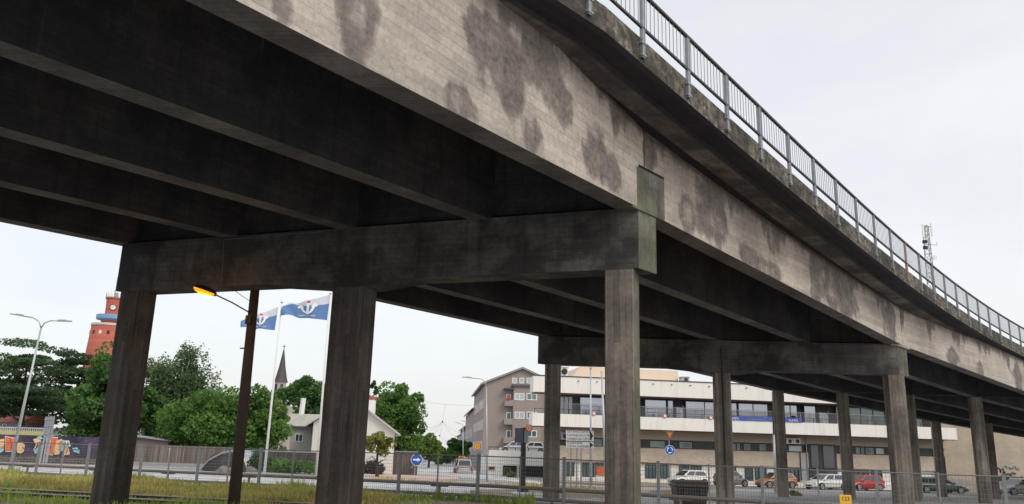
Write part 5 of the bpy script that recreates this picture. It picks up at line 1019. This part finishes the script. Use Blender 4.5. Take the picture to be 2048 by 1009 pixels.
# dark pole with panel backs and orange logo disc
T, Y = signpole('sign_pole', 'dark pole carrying two grey sign backs and a round orange logo', 'sign pole', 1046, 985, 1047, 856, .12, M_BLK); m = MB(); pc = at(1046, 985, Y); m.lathe([(.28, 0), (.2, .25), (.1, .3)], (pc.x, pc.y, gz(pc.x, pc.y)), 12); m.build('foot', M_BLK, T)
for x0, x1, y0, y1 in ((1029, 1047, 857, 885), (1048, 1057, 860, 886)): p, q = at(x0, y1, Y), at(x1, y0, Y); m = MB(); m.box(((p.x + q.x) / 2, Y - .14, (p.z + q.z) / 2), (q.x - p.x, .04, q.z - p.z), 0); m.build('panel_back', simple('panel_grey', (.10, .12, .14), .6) if x0 < 1040 else M_SIGNB, T)
c = at(1058, 857, Y) + DN * .25; r = 7 * Y / F; disc('logo_disc', c, r, M_ORANGE, T); disc('logo_ring', c, r * .62, M_SIGNW, T, .022, .006); disc('logo_core', c, r * .42, M_ORANGE, T, .03, .006); m = MB(); m.box(c + DN * .045, (r * .2, .01, r * 1.1)); m.build('logo_bar', M_SIGNW, T); m = MB(); m.tube([c + Vector((0, .1, 0)), at(1047, 860, Y)], .03, 6); m.build('bracket', M_BLK, T)
# harbour direction sign
Y = 44.; b = at(1137, 985, Y); b.z = gz(b.x, Y); T = thing('direction_sign', 'white harbour direction sign with black arrow ends on grey posts', 'direction sign', tuple(b))
for x in (1142, 1154, 1163, 1181): p = at(x - .5, 975, Y); p.z = gz(p.x, Y); q = at(x, 862, Y); m = MB(); m.tube([p + Vector((0, .06, 0)), q + Vector((0, .06, 0))], .045, 8); m.build('post', M_GALV, T)
for (y0, y1, yr, lines) in ((860, 881.5, 1.5, ['SATAMATOIMISTO', 'HAMNKONTOR', 'HARBOUR OFFICE']), (882.5, 896, 1.5, ['ITÄSATAMA', 'ÖSTRA HAMNEN'])):
    P0, P1 = at(1132, y0, Y), at(1187, y0 + yr, Y); Q0, Q1 = at(1132.5, y1, Y), at(1187.5, y1 + yr, Y); BD = bpy.data.objects.new('sign_board', None); sc.collection.objects.link(BD); BD.parent = T
    m = MB(); m.ext([Q0, Q1, P1, P0], (0, .04, 0)); m.build('board', M_SIGNW, BD)
    e = (P1 - P0); L = e.length; e.normalize(); up = (P0 - Q0); H = up.length; up.normalize()
    m = MB(); q = [P0 + e * L * .86 - up * .02, P0 + e * L * .99 - up * H * .5, P0 + e * L * .86 - up * (H - .02)]; m.ext([x + DN * .003 for x in q][::-1], DN * .006); m.build('arrow_end', M_BLADE, BD)
    m = MB(); m.ext([x + DN * .002 for x in (P0, P0 + e * L, P0 + e * L - up * .015, P0 - up * .015)][::-1], DN * .004); m.build('border', M_BLADE, BD)
    n = len(lines)
    for i, t in enumerate(lines): text(t, H / n * .95, M_LETTER, 'lettering', BD, P0 + e * .06 - up * (H * (i + .5) / n) + DN * .004, e, up, False, .002, 'LEFT', .92)
# yield sign back and roundabout sign
T, Y = signpole('road_sign', 'rusty triangle above a round blue roundabout sign before the office', 'road sign', 1339, 976, 1338, 866); c = at(1339, 871, Y) + DN * .05; r = 9 * Y / F; poly('triangle_sign', c, [(-r, .9 * r), (0, -1.2 * r), (r, .9 * r)], simple('rusty_red_brown', (.20, .065, .04), .6), T); poly('triangle_centre', c, [(-.62 * r, .6 * r), (0, -.75 * r), (.62 * r, .6 * r)], simple('rusty_orange_face', (.45, .2, .08), .6), T, .011)
c = at(1339.5, 901, Y) + DN * .05; r = 9.6 * Y / F; disc('rim', c, r, M_SIGNW, T, 0, .012); disc('face', c, r * .93, M_SBLUE, T, .014, .006)
for k in range(3):
    a0 = 2 * pi * k / 3 + .4; m = MB(); q = [c + DN * .03 + Vector((cos(a0 + j * .22) * r * .55, 0, sin(a0 + j * .22) * r * .55)) for j in range(6)]; m.tube(q, r * .085, 5)
    e = q[0]; tn_ = Vector((sin(a0), 0, -cos(a0))); rr = Vector((cos(a0), 0, sin(a0))); m.ext([e + rr * r * .22, e + tn_ * r * .34, e - rr * r * .22], DN * .012); m.build('curved_arrow', M_SIGNW, T)
# sign back with plate, right edge
T, Y = signpole('road_sign', 'grey round sign back below a rectangular plate by the tan end wall', 'road sign', 2004, 985, 1996, 884); disc('round_back', at(2000, 919, Y), 9.5 * Y / F, M_SIGNB, T, .05); p = at(1997.5, 897, Y) + DN * .05; m = MB(); m.box(p, (9 * Y / F, .02, 17 * Y / F)); m.build('plate', simple('dull_violet_plate', (.12, .11, .15), .6), T)
m = MB(); m.box(p + DN * .013, (5 * Y / F, .006, 11 * Y / F)); m.build('plate_field', M_SIGNB, T)
# ribbed sign panel seen from behind, left
b = ground(84, 932); Y = b.y; T = thing('information_board', 'tall ribbed grey sign panel seen from behind before the graffiti wall', 'information board', tuple(b)); P = [at(90, 834, Y), at(110, 833, Y), at(103, 880, Y), at(86, 882, Y)]
for j in range(4):
    a, b_, c, d = [P[0].lerp(P[1], (j + .08) / 4), P[0].lerp(P[1], (j + .92) / 4), P[3].lerp(P[2], (j + .92) / 4), P[3].lerp(P[2], (j + .08) / 4)]; m = MB(); m.ext([d, c, b_, a], (0, .05, 0)); m.build('slat', M_SIGNB, T)
for f_ in (.12, .4, .72): m = MB(); m.tube([P[0].lerp(P[3], f_) + Vector((0, -.04, 0)), P[1].lerp(P[2], f_) + Vector((0, -.04, 0))], .03, 6); m.build('crossbar', M_GREY, T)
for x, tx in ((79, 91), (86, 97), (91, 104)): p = at(x, 930, Y); p.z = gz(p.x, Y); m = MB(); m.tube([p, at(tx, 858, Y) + Vector((0, .09, 0))], .07, 8); m.build('post', M_GALV, T)
p = ground(337, 940); T = thing('short_post', 'short pale post before the wooden fence', 'post', tuple(p)); m = MB(); m.tube([p, at(340, 899, p.y)], .05, 8); m.build('pole', M_GALV, T); m = MB(); m.lathe([(.06, 0), (.07, .03), (0, .08)], at(340, 899, p.y), 8); m.build('cap', M_WHITE, T)
# yellow number post 123
Y = 15.5; c = at(1691, 1002, Y); T = thing('number_post', 'yellow track marker with black number 123 at the bottom edge', 'track marker', (c.x, Y, gz(c.x, Y))); m = MB(); m.box((c.x, Y + .03, (c.z + gz(c.x, Y)) / 2 - .1), (.06, .04, c.z - gz(c.x, Y))); m.build('post', M_GALV, T)
m = MB(); m.box((c.x, Y, c.z - .03), (.225, .02, .27), 0); m.build('plate', simple('yellow_plate', (.75, .42, .03), .5, 0, .15), T, bevel=.008); text('123', .105, M_BLADE, 'number', T, c + Vector((0, -.012, .035)), EX, (0, 0, 1))
# antenna mast behind the bridge
Y = 115.; tb = at(1893, 660, Y); tt_ = at(1849, 452, Y); T = thing('antenna_mast', 'grey lattice telecom mast with white panel antennas behind the bridge railing', 'antenna mast', (tb.x - 1, Y, gz(tb.x, Y))); ax_ = tt_.x * .35 + tb.x * .65; m = MB(); w0, w1 = 1.1, .45; zb0, zt0 = gz(ax_, Y), tt_.z
ax_ = tt_.x + .2
def mp_(k, z): a = 2 * pi * k / 3 + .3; f = (z - zb0) / (zt0 - zb0); r = w0 + (w1 - w0) * f; return Vector((ax_ + r * cos(a), Y + r * sin(a), z))
N_ = 26
for k in range(3): m.tube([mp_(k, zb0), mp_(k, zt0)], .07, 5)
for j in range(N_):
    z0, z1 = zb0 + (zt0 - zb0) * j / N_, zb0 + (zt0 - zb0) * (j + 1) / N_
    for k in range(3): m.tube([mp_(k, z0), mp_((k + 1) % 3, z1)], .04, 4); m.tube([mp_(k, z1), mp_((k + 1) % 3, z1)], .035, 4)
m.build('lattice', M_GREY, T)
for k, (dx, dz, h) in enumerate(((-.75, -.9, 2.0), (.55, -.7, 2.0), (.0, -.8, 2.0))): m = MB(); m.box((ax_ + dx, Y - .5 + (.9 if k == 2 else 0), zt0 + dz), (.3, .15, h), .3 * k); m.build('panel_antenna', M_WHITE, T, bevel=.03)
for dz in (-2.6, -3.5): m = MB(); m.lathe([(0, -.2), (.35, -.2), (.35, .2), (0, .2)], (ax_ - .6, Y - .4, zt0 + dz), 12); m.build('radio_unit', M_BLK, T)
m = MB(); m.tube([(ax_, Y, zt0 - 2.8), (ax_ + 1.4, Y, zt0 - 3), (ax_ + 1.4, Y, zt0 - 2.5)], .05, 5); m.build('side_arm', M_GREY, T); m = MB(); m.tube([(ax_ - .5, Y, zt0 - .2), (ax_ + .6, Y, zt0 - .1)], .06, 5); m.build('top_frame', M_GREY, T)
m = MB(); m.lathe([(0, 0), (.35, 0), (.35, .15), (0, .15)], (ax_ + .5, Y - .5, zt0 - 5.0), 12, 0, RX); m.build('dish', M_WHITE, T)
# hanging street wires
Y = 100.; A, B_ = at(825, 800, Y), at(968, 811, Y); T = thing('hanging_wires', 'thin wires with a hanging ornament strung across the street', 'wires', tuple(A)); m = MB()
def sagw(m, p, q, s, r=.013, n=12): m.tube([p.lerp(q, i / n) - Vector((0, 0, s * 4 * (i / n) * (1 - i / n))) for i in range(n + 1)], r, 4)
sagw(m, A, B_, .25); c = at(885, 844, Y); sagw(m, at(891, 808, Y), c, .02); m.build('span_wire', M_GREY, T); m = MB()
sagw(m, c, at(834, 848, Y), .9); sagw(m, c, at(838, 850, Y), .5); sagw(m, c, at(940, 870, Y), 1.0); sagw(m, c, at(952, 868, Y), .6); sagw(m, c, at(862, 876, Y), .1); sagw(m, c, at(880, 872, Y), .1); sagw(m, at(880, 872, Y), at(905, 885, Y), .3); m.build('light_strings', M_GREY, T)
m = MB(); m.lathe([(0, -.12), (.12, 0), (0, .12)], c, 8); m.build('ornament', M_BLK, T); m = MB(); m.lathe([(0, -.12), (.1, 0), (0, .12)], at(879, 872, Y), 8); m.build('ornament', M_BLK, T)
# bin
b = ground(1378, 1006); Y = 27.; b = at(1379, 1003, Y); b.z = gz(b.x, Y); s = Y / F; T = thing('waste_container', 'large dark grey wheeled waste container with domed lid behind the fence', 'waste container', tuple(b)); h = 44 * s; wt, wb = 31 * s, 24 * s
zt_ = at(1379, 966, Y).z
m = MB(); vs = [(b.x - wb, Y - .4, b.z + .1), (b.x + wb, Y - .4, b.z + .1), (b.x + wb, Y + .4, b.z + .1), (b.x - wb, Y + .4, b.z + .1), (b.x - wt, Y - .5, zt_ - .12), (b.x + wt, Y - .5, zt_ - .12), (b.x + wt, Y + .5, zt_ - .12), (b.x - wt, Y + .5, zt_ - .12)]
m.add(vs, [(3, 2, 1, 0), (4, 5, 6, 7), (0, 1, 5, 4), (1, 2, 6, 5), (2, 3, 7, 6), (3, 0, 4, 7)]); M_BIN = simple('dark_bin_plastic', (.02, .02, .025), .5, 0, .15); m.build('body', M_BIN, T, bevel=.04)
m = MB(); m.box((b.x, Y, zt_ - .09), (2 * wt + .08, 1.1, .07)); m.build('rim', M_BIN, T, bevel=.02); m = MB(); m.ext([(b.x - wt, Y - .5, zt_ - .05), (b.x - wt, Y - .3, zt_ + .04), (b.x - wt, Y + .1, zt_ + .09), (b.x - wt, Y + .5, zt_ - .02)], (2 * wt, 0, 0)); m.build('lid', simple('brown_lid', (.05, .032, .028), .5), T)
for dx in (-wb * .8, wb * .8):
    for dy in (-.3, .3): m = MB(); m.lathe([(0, -.03), (.09, -.03), (.09, .03), (0, .03)], (b.x + dx, Y + dy, b.z + .09), 12, 0, Matrix.Rotation(pi / 2, 3, 'Y')); m.build('wheel', M_BLK, T)
for dx in (-wt * .5, wt * .5): m = MB(); m.box((b.x + dx, Y - .53, zt_ - .3), (.06, .06, .3)); m.build('rib', M_BIN, T)
# small things by the office: orange cone, orange net, toy-like white marker
p = ground(1557, 988); T = thing('traffic_cone', 'faded orange cone at the foot of the column before the orange car', 'traffic cone', tuple(p)); m = MB(); m.lathe([(.16, .03), (.03, .6), (.0, .62)], p, 14); m.build('cone', M_ORANGE, T); m = MB(); m.box(p + Vector((0, 0, .02)), (.42, .42, .04)); m.build('base', M_BLK, T)
m = MB(); m.lathe([(.115, .24), (.085, .36)], p + Vector((0, 0, .0)), 14); m.build('stripe', M_SIGNW, T)
p = ground(1203, 966); T = thing('safety_netting', 'red orange safety net with white blocks before the office windows', 'safety netting', tuple(p)); s = p.y / F
m = MB()
for j in range(7): z = p.z + .7 + j * .12; m.tube([(p.x - 9 * s, p.y, z), (p.x + 12 * s, p.y, z + .03)], .035, 4)
for j in range(9): x = p.x + (-9 + 21 * j / 8) * s; m.tube([(x, p.y, p.z + .7), (x, p.y, p.z + 1.45)], .03, 4)
m.build('net', M_ORANGE, T); m = MB(); m.box((p.x, p.y + .3, p.z + .35), (1.0, .5, .7)); m.build('white_block', M_WHITE, T, bevel=.04)
p = ground(1213, 967); T = thing('yellow_hose', 'yellow hose hanging beside the mossy front column', 'hose', tuple(p)); m = MB(); s = p.y; m.tube([at(1208, 924, s), at(1212, 936, s), at(1213, 950, s), at(1209, 964, s)], .045, 6); m.tube([at(1210, 924, s), at(1216, 945, s), at(1211, 965, s)], .03, 6); m.build('hose', M_YEL, T)
p = ground(1184, 964); T = thing('round_marker', 'small round white and red object on the verge below the direction sign', 'marker', tuple(p)); c = p + Vector((0, 0, .45)); disc('rim', c, .42, M_RED, T, 0, .03); disc('face', c, .32, M_WHITE, T, .035, .01); m = MB(); m.box(c + DN * .05, (.3, .01, .12)); m.build('bar', M_BLK, T)
# ------------------------------------------------------------------ vehicles
M_TYRE = simple('tyre', (.015, .015, .016), .8); M_RIM = simple('wheel_rim', (.45, .46, .48), .35, .7, .1); M_CGL = glassmat('car_window', (.035, .045, .055), .06, .4); M_TAIL = simple('tail_light', (.45, .02, .02), .25); M_HEAD = simple('head_light', (.65, .68, .70), .15); M_CHR = simple('bright_trim', (.6, .6, .6), .3, .6); M_PLATE = simple('number_plate', (.7, .7, .68), .5)
def paint(name, c): m = simple(name, c, .3, 0, .06); m.node_tree.nodes['Principled BSDF'].inputs['Coat Weight'].default_value = .6; return m
def car(label, p, rz, L, W, H, col, kind='hatch', plate=True, group=None):
    """local x forward; kinds: hatch, wagon, suv, mpv, van"""
    T = thing('parked_car', label, 'car', tuple(p), group); pm = paint('car_paint', col); rw = .31 * H / 1.45; hb = .60 * H
    belt = {'hatch': .63, 'wagon': .62, 'suv': .64, 'mpv': .58, 'van': .56}[kind] * H; clr = .17
    # stations along the car: x, bottom, shoulder height, half width
    hoodz = belt - .10 * H; X = [-.5, -.485, -.44, -.3, -.1, .1, .25, .36, .45, .49, .5]
    Zt = {-.5: belt * .78, -.485: belt * .92, -.44: belt, -.3: belt, -.1: belt, .1: belt, .25: belt * .985, .36: hoodz * .98, .45: hoodz * .86, .49: hoodz * .70, .5: hoodz * .55}
    Wd = {-.5: .80, -.485: .90, -.44: .965, -.3: 1, -.1: 1, .1: 1, .25: .99, .36: .97, .45: .90, .49: .80, .5: .72}
    Bt = {-.5: clr + .12, -.485: clr + .05, .49: clr + .04, .5: clr + .1}
    m = MB(); rows = []
    for x in X:
        w2 = W / 2 * Wd[x]; z0 = Bt.get(x, clr); zt = Zt[x]
        rows.append([(x * L, y * w2, z) for y, z in ((0, z0), (.86, z0), (.97, z0 + .10), (1.0, z0 + (zt - z0) * .5), (.975, z0 + (zt - z0) * .82), (.90, zt - .015), (.72, zt + .012), (0, zt + .03))])
    n = 8; full = []
    for r_ in rows: full.append(r_ + [(x, -y, z) for x, y, z in r_[-2:0:-1]])
    k = len(full[0]); vs = [v for r_ in full for v in r_]; fs = [(i * k + j, i * k + (j + 1) % k, (i + 1) * k + (j + 1) % k, (i + 1) * k + j) for i in range(len(X) - 1) for j in range(k)] + [tuple(range(k - 1, -1, -1)), tuple(range((len(X) - 1) * k, len(X) * k))]
    m.add(vs, fs); place = lambda mb, nm, mt, par=None, **kw: _pl(mb, nm, mt, par or T, p, rz, **kw)
    o = place(m, 'body', pm, smooth=True); es = o.modifiers.new('sub', 'SUBSURF'); es.levels = 1; es.render_levels = 1
    # greenhouse
    gx = {'hatch': (-.47, -.36, .08, .27), 'wagon': (-.485, -.40, .06, .25), 'suv': (-.48, -.38, .08, .27), 'mpv': (-.485, -.43, .14, .36), 'van': (-.495, -.46, .12, .30)}[kind]
    zt = H; wb_, wt_ = W / 2 * .93, W / 2 * .74
    base = [(gx[0] * L, belt - .02), (gx[3] * L, belt - .03)]; a = lambda s, t: None
    xs_ = [(gx[0] * L, gx[1] * L), (gx[3] * L, gx[2] * L)]; m = MB()
    B0 = [(gx[0] * L, -wb_, belt - .03), (gx[3] * L, -wb_, belt - .03), (gx[3] * L, wb_, belt - .03), (gx[0] * L, wb_, belt - .03)]
    T0 = [(gx[1] * L, -wt_, zt - .05), (gx[2] * L, -wt_, zt - .05), (gx[2] * L, wt_, zt - .05), (gx[1] * L, wt_, zt - .05)]
    T1 = [(gx[1] * L + .08, -wt_ * .86, zt), (gx[2] * L - .12, -wt_ * .86, zt), (gx[2] * L - .12, wt_ * .86, zt), (gx[1] * L + .08, wt_ * .86, zt)]
    m.add(B0 + T0 + T1, [(0, 1, 5, 4), (1, 2, 6, 5), (2, 3, 7, 6), (3, 0, 4, 7), (4, 5, 9, 8), (5, 6, 10, 9), (6, 7, 11, 10), (7, 4, 8, 11), (8, 9, 10, 11)]); place(m, 'cabin', pm)
    def quad(nm, c4, mt, off, ins=(.06, .06, .14, .12), par=None):
        c4 = [Vector(c) for c in c4]; l, r, bt, tp = ins; A = lambda u, v: (c4[0].lerp(c4[1], u)).lerp(c4[3].lerp(c4[2], u), v); nn = (c4[1] - c4[0]).cross(c4[3] - c4[0]).normalized()
        m = MB(); q = [A(l, bt), A(1 - r, bt), A(1 - r, 1 - tp), A(l, 1 - tp)]; m.ext([v + nn * off for v in q], nn * .006); return place(m, nm, mt, par)
    for s in (0, 1):
        sd_ = [B0[0], B0[1], T0[1], T0[0]] if s == 0 else [B0[2], B0[3], T0[3], T0[2]]
        cuts = ((.06, .56), (.60, .93)) if kind in ('hatch', 'suv') else ((.05, .30), (.33, .62), (.65, .93))
        for c0, c1 in cuts:
            if s == 0: quad('side_window', sd_, M_CGL, .004, (c0 if c0 > .1 else .08, 1 - c1, .16, .10))
            else: quad('side_window', sd_, M_CGL, .004, (1 - c1, c0 if c0 > .1 else .08, .16, .10))
    quad('windscreen', [B0[1], B0[2], T0[2], T0[1]], M_CGL, .004, (.05, .05, .1, .06)); quad('rear_window', [B0[3], B0[0], T0[0], T0[3]], M_CGL, .004, (.08, .08, .2, .12))
    ax = (-.31 * L, .315 * L)
    for x in ax:
        for s in (-1, 1):
            m = MB(); R2 = Matrix.Rotation(pi / 2, 3, 'X'); y = s * (W / 2 - .02); m.lathe([(0, -.05), (rw * 1.16, -.05), (rw * 1.16, .038), (0, .038)], (x, y - s * 0, rw + .02), 20, 0, R2); place(m, 'wheel_arch', M_BLK)
            m = MB(); m.lathe([(0, -.09), (rw * .98, -.09), (rw, -.06), (rw, .06), (rw * .98, .075), (rw * .66, .08), (0, .06)], (x, y, rw), 22, 0, R2 if s < 0 else Matrix.Rotation(-pi / 2, 3, 'X')); wl = place(m, 'wheel', M_TYRE, smooth=False)
            m = MB(); cc = Vector((x, y + s * .085, rw))
            m.lathe([(0, 0), (rw * .2, 0), (rw * .2, .02), (0, .02)], cc, 10, 0, R2)
            for q in range(6): a_ = pi / 3 * q; m.tube([cc, cc + Vector((cos(a_) * rw * .62, 0, sin(a_) * rw * .62))], .032, 4)
            m.tube([cc + Vector((cos(t) * rw * .62, 0, sin(t) * rw * .62)) for t in [2 * pi * j / 16 for j in range(17)]], .025, 5); place(m, 'rim', M_RIM, wl)
    for s in (-1, 1):
        m = MB(); m.box((-.478 * L, s * W * .40, belt * .86), (.14, .16, .2 if kind != 'van' else .5)); place(m, 'tail_light', M_TAIL, bevel=.03)
        m = MB(); m.box((.462 * L, s * W * .36, hoodz * .74), (.16, .28, .13)); place(m, 'headlight', M_HEAD, bevel=.03)
        m = MB(); m.box((gx[3] * L - .25, s * (W / 2 + .07), belt + .05), (.14, .16, .12)); place(m, 'wing_mirror', pm, bevel=.02)
        m = MB(); m.box((-.02 * L, s * (W / 2 + .004), belt * .62), (.62 * L, .02, .03)); place(m, 'side_trim', M_BLK)
        for xh in (.03, -.2): m = MB(); m.box((xh * L, s * (W / 2 - .004), belt * .84), (.16, .03, .03)); place(m, 'door_handle', pm)
    m = MB(); m.box((-.492 * L, 0, clr + .17), (.12, W * .86, .16)); place(m, 'rear_bumper', M_BLK if kind in ('van', 'hatch') else pm, bevel=.03); m = MB(); m.box((.488 * L, 0, clr + .15), (.1, W * .74, .16)); place(m, 'front_bumper', pm, bevel=.03)
    m = MB(); m.box((-.506 * L, 0, belt * .66), (.02, .48, .12)); place(m, 'number_plate', M_PLATE); m = MB(); m.box((.500 * L, 0, hoodz * .5), (.03, W * .4, .12)); place(m, 'grille', M_BLK)
    return T
def _pl(mb, nm, mt, par, p, rz, smooth=False, bevel=0):
    R = Matrix.Rotation(rz, 3, 'Z'); P = Vector(p); mb.v = [tuple(R @ Vector(v) + P) for v in mb.v]; return mb.build(nm, mt, par, smooth, bevel)
def cpt(px, py): q = ground(px, py); return q
fz = OF.rz
def carpx(label, x0, x1, d, H, rz, col, kind, W=1.78, foreshort=1.):
    p = atplane((x0 + x1) / 2, 950, OF.O + OF.n * d, OF.n); L = (x1 - x0) * p.y * .97 / F * foreshort; return car(label, (p.x, p.y, gz(p.x, p.y)), rz, L, W, H, col, kind)
carpx('white estate car with sloping roof seen above the waste container', 1336, 1417, 6, 1.4, fz + pi + .18, (.75, .75, .74), 'hatch')
carpx('silver grey hatchback half hidden by the middle far column', 1430, 1492, 4, 1.48, fz + .25, (.20, .20, .205), 'hatch')
carpx('copper orange hatchback parked behind the slim concrete column', 1512, 1590, 5, 1.42, fz + pi + .06, (.42, .14, .02), 'hatch')
carpx('small white hatchback parked before the dark glass entrance', 1607, 1695, 7, 1.4, fz + pi + .22, (.78, .78, .77), 'hatch')
carpx('red hatchback whose rear shows between two columns', 1682, 1765, 7, 1.42, fz + pi + .2, (.50, .03, .035), 'wagon')
carpx('dark green estate car parked nose to the right', 1818, 1928, 10, 1.42, fz - .1, (.015, .06, .06), 'wagon')
carpx('silver beige estate car cut by the right edge of the picture', 1984, 2088, 12, 1.5, fz + pi + .05, (.24, .23, .20), 'wagon')
# van at the kerb
q = ground(924, 953); car('pale silver van with yellow roof sign seen from behind in the street', (q.x, q.y + 1.5, gz(q.x, q.y + 1.5)), radians(97), 4.4, 1.78, 1.85, (.50, .49, .47), 'van')
tv = thing('taxi_sign', 'small yellow and dark sign on the roof of the silver van', 'roof sign', (q.x, q.y + 1.7, gz(q.x, q.y) + 1.86)); m = MB(); m.box((q.x - .2, q.y + 1.7, gz(q.x, q.y) + 1.97), (.7, .25, .2)); m.build('case', M_YEL, tv, bevel=.02); m = MB(); m.box((q.x - .2, q.y + 1.572, gz(q.x, q.y) + 1.97), (.4, .01, .1)); m.build('panel', M_BLK, tv)
# cars on the parking deck and behind the graffiti wall
zd = DK.sz(1040, 902)[1] - .32
for x, lb, d in ((1027, 'white car parked on the deck above the garage, left one', -1.9), (1062, 'white car parked on the deck above the garage, partly behind the column', -2.1)): s = DK.sz(x, 895, d)[0]; c = DK.w(s, zd, d); car(lb, tuple(c), DK.rz + pi, 3.4, 1.7, 1.4, (.72, .73, .74), 'hatch')
m = MB(); DK.box(m, DK.sz(977, 930)[0], DK.sz(1135, 930)[0], zd - .4, zd, -12, -.26); m.build('deck_floor', M_GREY, DT)
q = at(183, 876, 67.5); car('white car parked behind the graffiti wall beside the leaning column', (q.x, q.y, gz(q.x, q.y)), pi + .1, 4.2, 1.75, 1.62 + (.0), (.7, .7, .69), 'suv')
# ------------------------------------------------------------------ people
SKIN = simple('skin', (.45, .28, .2), .6, 0, .05); HAIR = simple('hair', (.06, .04, .03), .8)
def person(label, base, rz, shirt, legs, h=1.72, pose=0, group=None, sit=False):
    T = thing('person', label, 'person', tuple(base), group); k = h / 1.75
    V = [(0, 0, .93, .15), (0, 0, 1.15, .14), (0, 0, 1.38, .16), (0, 0, 1.5, .06), (0, .01, 1.62, .1), (0, .01, 1.70, .085)]; E = [(0, 1), (1, 2), (2, 3), (3, 4), (4, 5)]
    st = .16 if pose else .05
    for s in (-1, 1):
        i = len(V); f = s * st
        V += [(s * .1, 0, .88, .1), (s * .11, f * .6, .48, .065), (s * .11, f, .09, .045), (s * .11, f + .14, .04, .04)]; E += [(0, i), (i, i + 1), (i + 1, i + 2), (i + 2, i + 3)]
        i = len(V); V += [(s * .2, 0, 1.40, .06), (s * .26, -f * .4, 1.12, .045), (s * .27, -f * .5 + .1, .88, .035), (s * .27, -f * .5 + .14, .80, .035)]; E += [(2, i), (i, i + 1), (i + 1, i + 2), (i + 2, i + 3)]
    bm = bmesh.new(); vv = [bm.verts.new((x * k, y * k, z * k)) for x, y, z, r in V]
    for a, b in E: bm.edges.new((vv[a], vv[b]))
    me = bpy.data.meshes.new('body'); bm.to_mesh(me); bm.free(); o = bpy.data.objects.new('body', me); sc.collection.objects.link(o); mo = o.modifiers.new('skin', 'SKIN'); o.modifiers.new('sub', 'SUBSURF').levels = 1
    for i, sv in enumerate(me.skin_vertices[0].data): sv.radius = (V[i][3] * k, V[i][3] * k); sv.use_root = (i == 0)
    me2 = bpy.data.meshes.new_from_object(o.evaluated_get(bpy.context.evaluated_depsgraph_get())); bpy.data.objects.remove(o)
    me2.materials.clear()
    for mt in (shirt, legs, SKIN, HAIR): me2.materials.append(mt)
    for pg in me2.polygons:
        z = pg.center.z / k; pg.material_index = 1 if z < .92 and abs(pg.center.x) < .22 * k else (2 if z > 1.48 or (abs(pg.center.x) > .22 * k and z < 1.1) else 0)
        if z > 1.66 or (z > 1.56 and pg.center.y < -.02): pg.material_index = 3
        pg.use_smooth = True
    b_ = bpy.data.objects.new('body', me2); sc.collection.objects.link(b_); b_.parent = T; b_.rotation_euler.z = rz; return T
cl = {n: simple('cloth_' + n, c, .8, 0, .15) for n, c in dict(green=(.06, .3, .12), red=(.45, .05, .07), navy=(.03, .04, .12), blue=(.08, .2, .5), black=(.02, .02, .025), white=(.65, .65, .65), brown=(.18, .1, .07)).items()}
for i, (x, sh, lg, lb) in enumerate(((853, 'green', 'white', 'distant person in a green top, leftmost in the street'), (893, 'brown', 'navy', 'distant person in a brownish red top walking beside the hedge'), (901, 'red', 'black', 'distant person in a bright red top left of the van'), (906, 'navy', 'navy', 'distant person in dark navy clothes close to the van'), (910, 'blue', 'black', 'distant person in a blue jacket just behind the van'), (933, 'white', 'black', 'distant person in white top right of the van roof'), (944, 'black', 'black', 'distant person in black by the pinkish houses'))):
    q = at(x, 928, 165 + (i % 3) * 4); person(lb, (q.x, q.y, gz(q.x, q.y)), i * 1.1, cl[sh], cl[lg], 1.72, i % 2)
s, _ = OF.sz(1587, 830, 1.2); q = OF.w(s, zB1 - .75, 1.2); person('person in dark clothes leaning at the office balcony edge', tuple(q), 2.4, cl['black'], cl['black'], 1.7)
# two parked bicycles glimpsed in the street
def bicycle(label, p, rz):
    T = thing('bicycle', label, 'bicycle', tuple(p)); R2 = Matrix.Rotation(pi / 2, 3, 'X')
    for x in (-.52, .52): m = MB(); m.tube([(x + .33 * cos(t), 0, .34 + .33 * sin(t)) for t in [2 * pi * j / 16 for j in range(17)]], .018, 4); _pl(m, 'wheel', M_BLK, T, p, rz)
    m = MB(); m.tube([(-.52, 0, .34), (-.1, 0, .3), (.3, 0, .78), (-.22, 0, .8), (-.1, 0, .3)], .018, 5); m.tube([(-.52, 0, .34), (-.22, 0, .8)], .015, 5); m.tube([(.52, 0, .34), (.3, 0, .95)], .018, 5); _pl(m, 'frame', M_GREY, T, p, rz)
    m = MB(); m.tube([(.3, -.25, 1.0), (.3, .25, 1.0)], .015, 5); _pl(m, 'handlebar', M_BLK, T, p, rz); m = MB(); m.box((-.24, 0, .92), (.26, .13, .06)); _pl(m, 'saddle', M_BLK, T, p, rz)
q = at(882, 927, 150); q.z = gz(q.x, q.y); bicycle('far bicycle standing beside the low hedge in the street', q, .3)
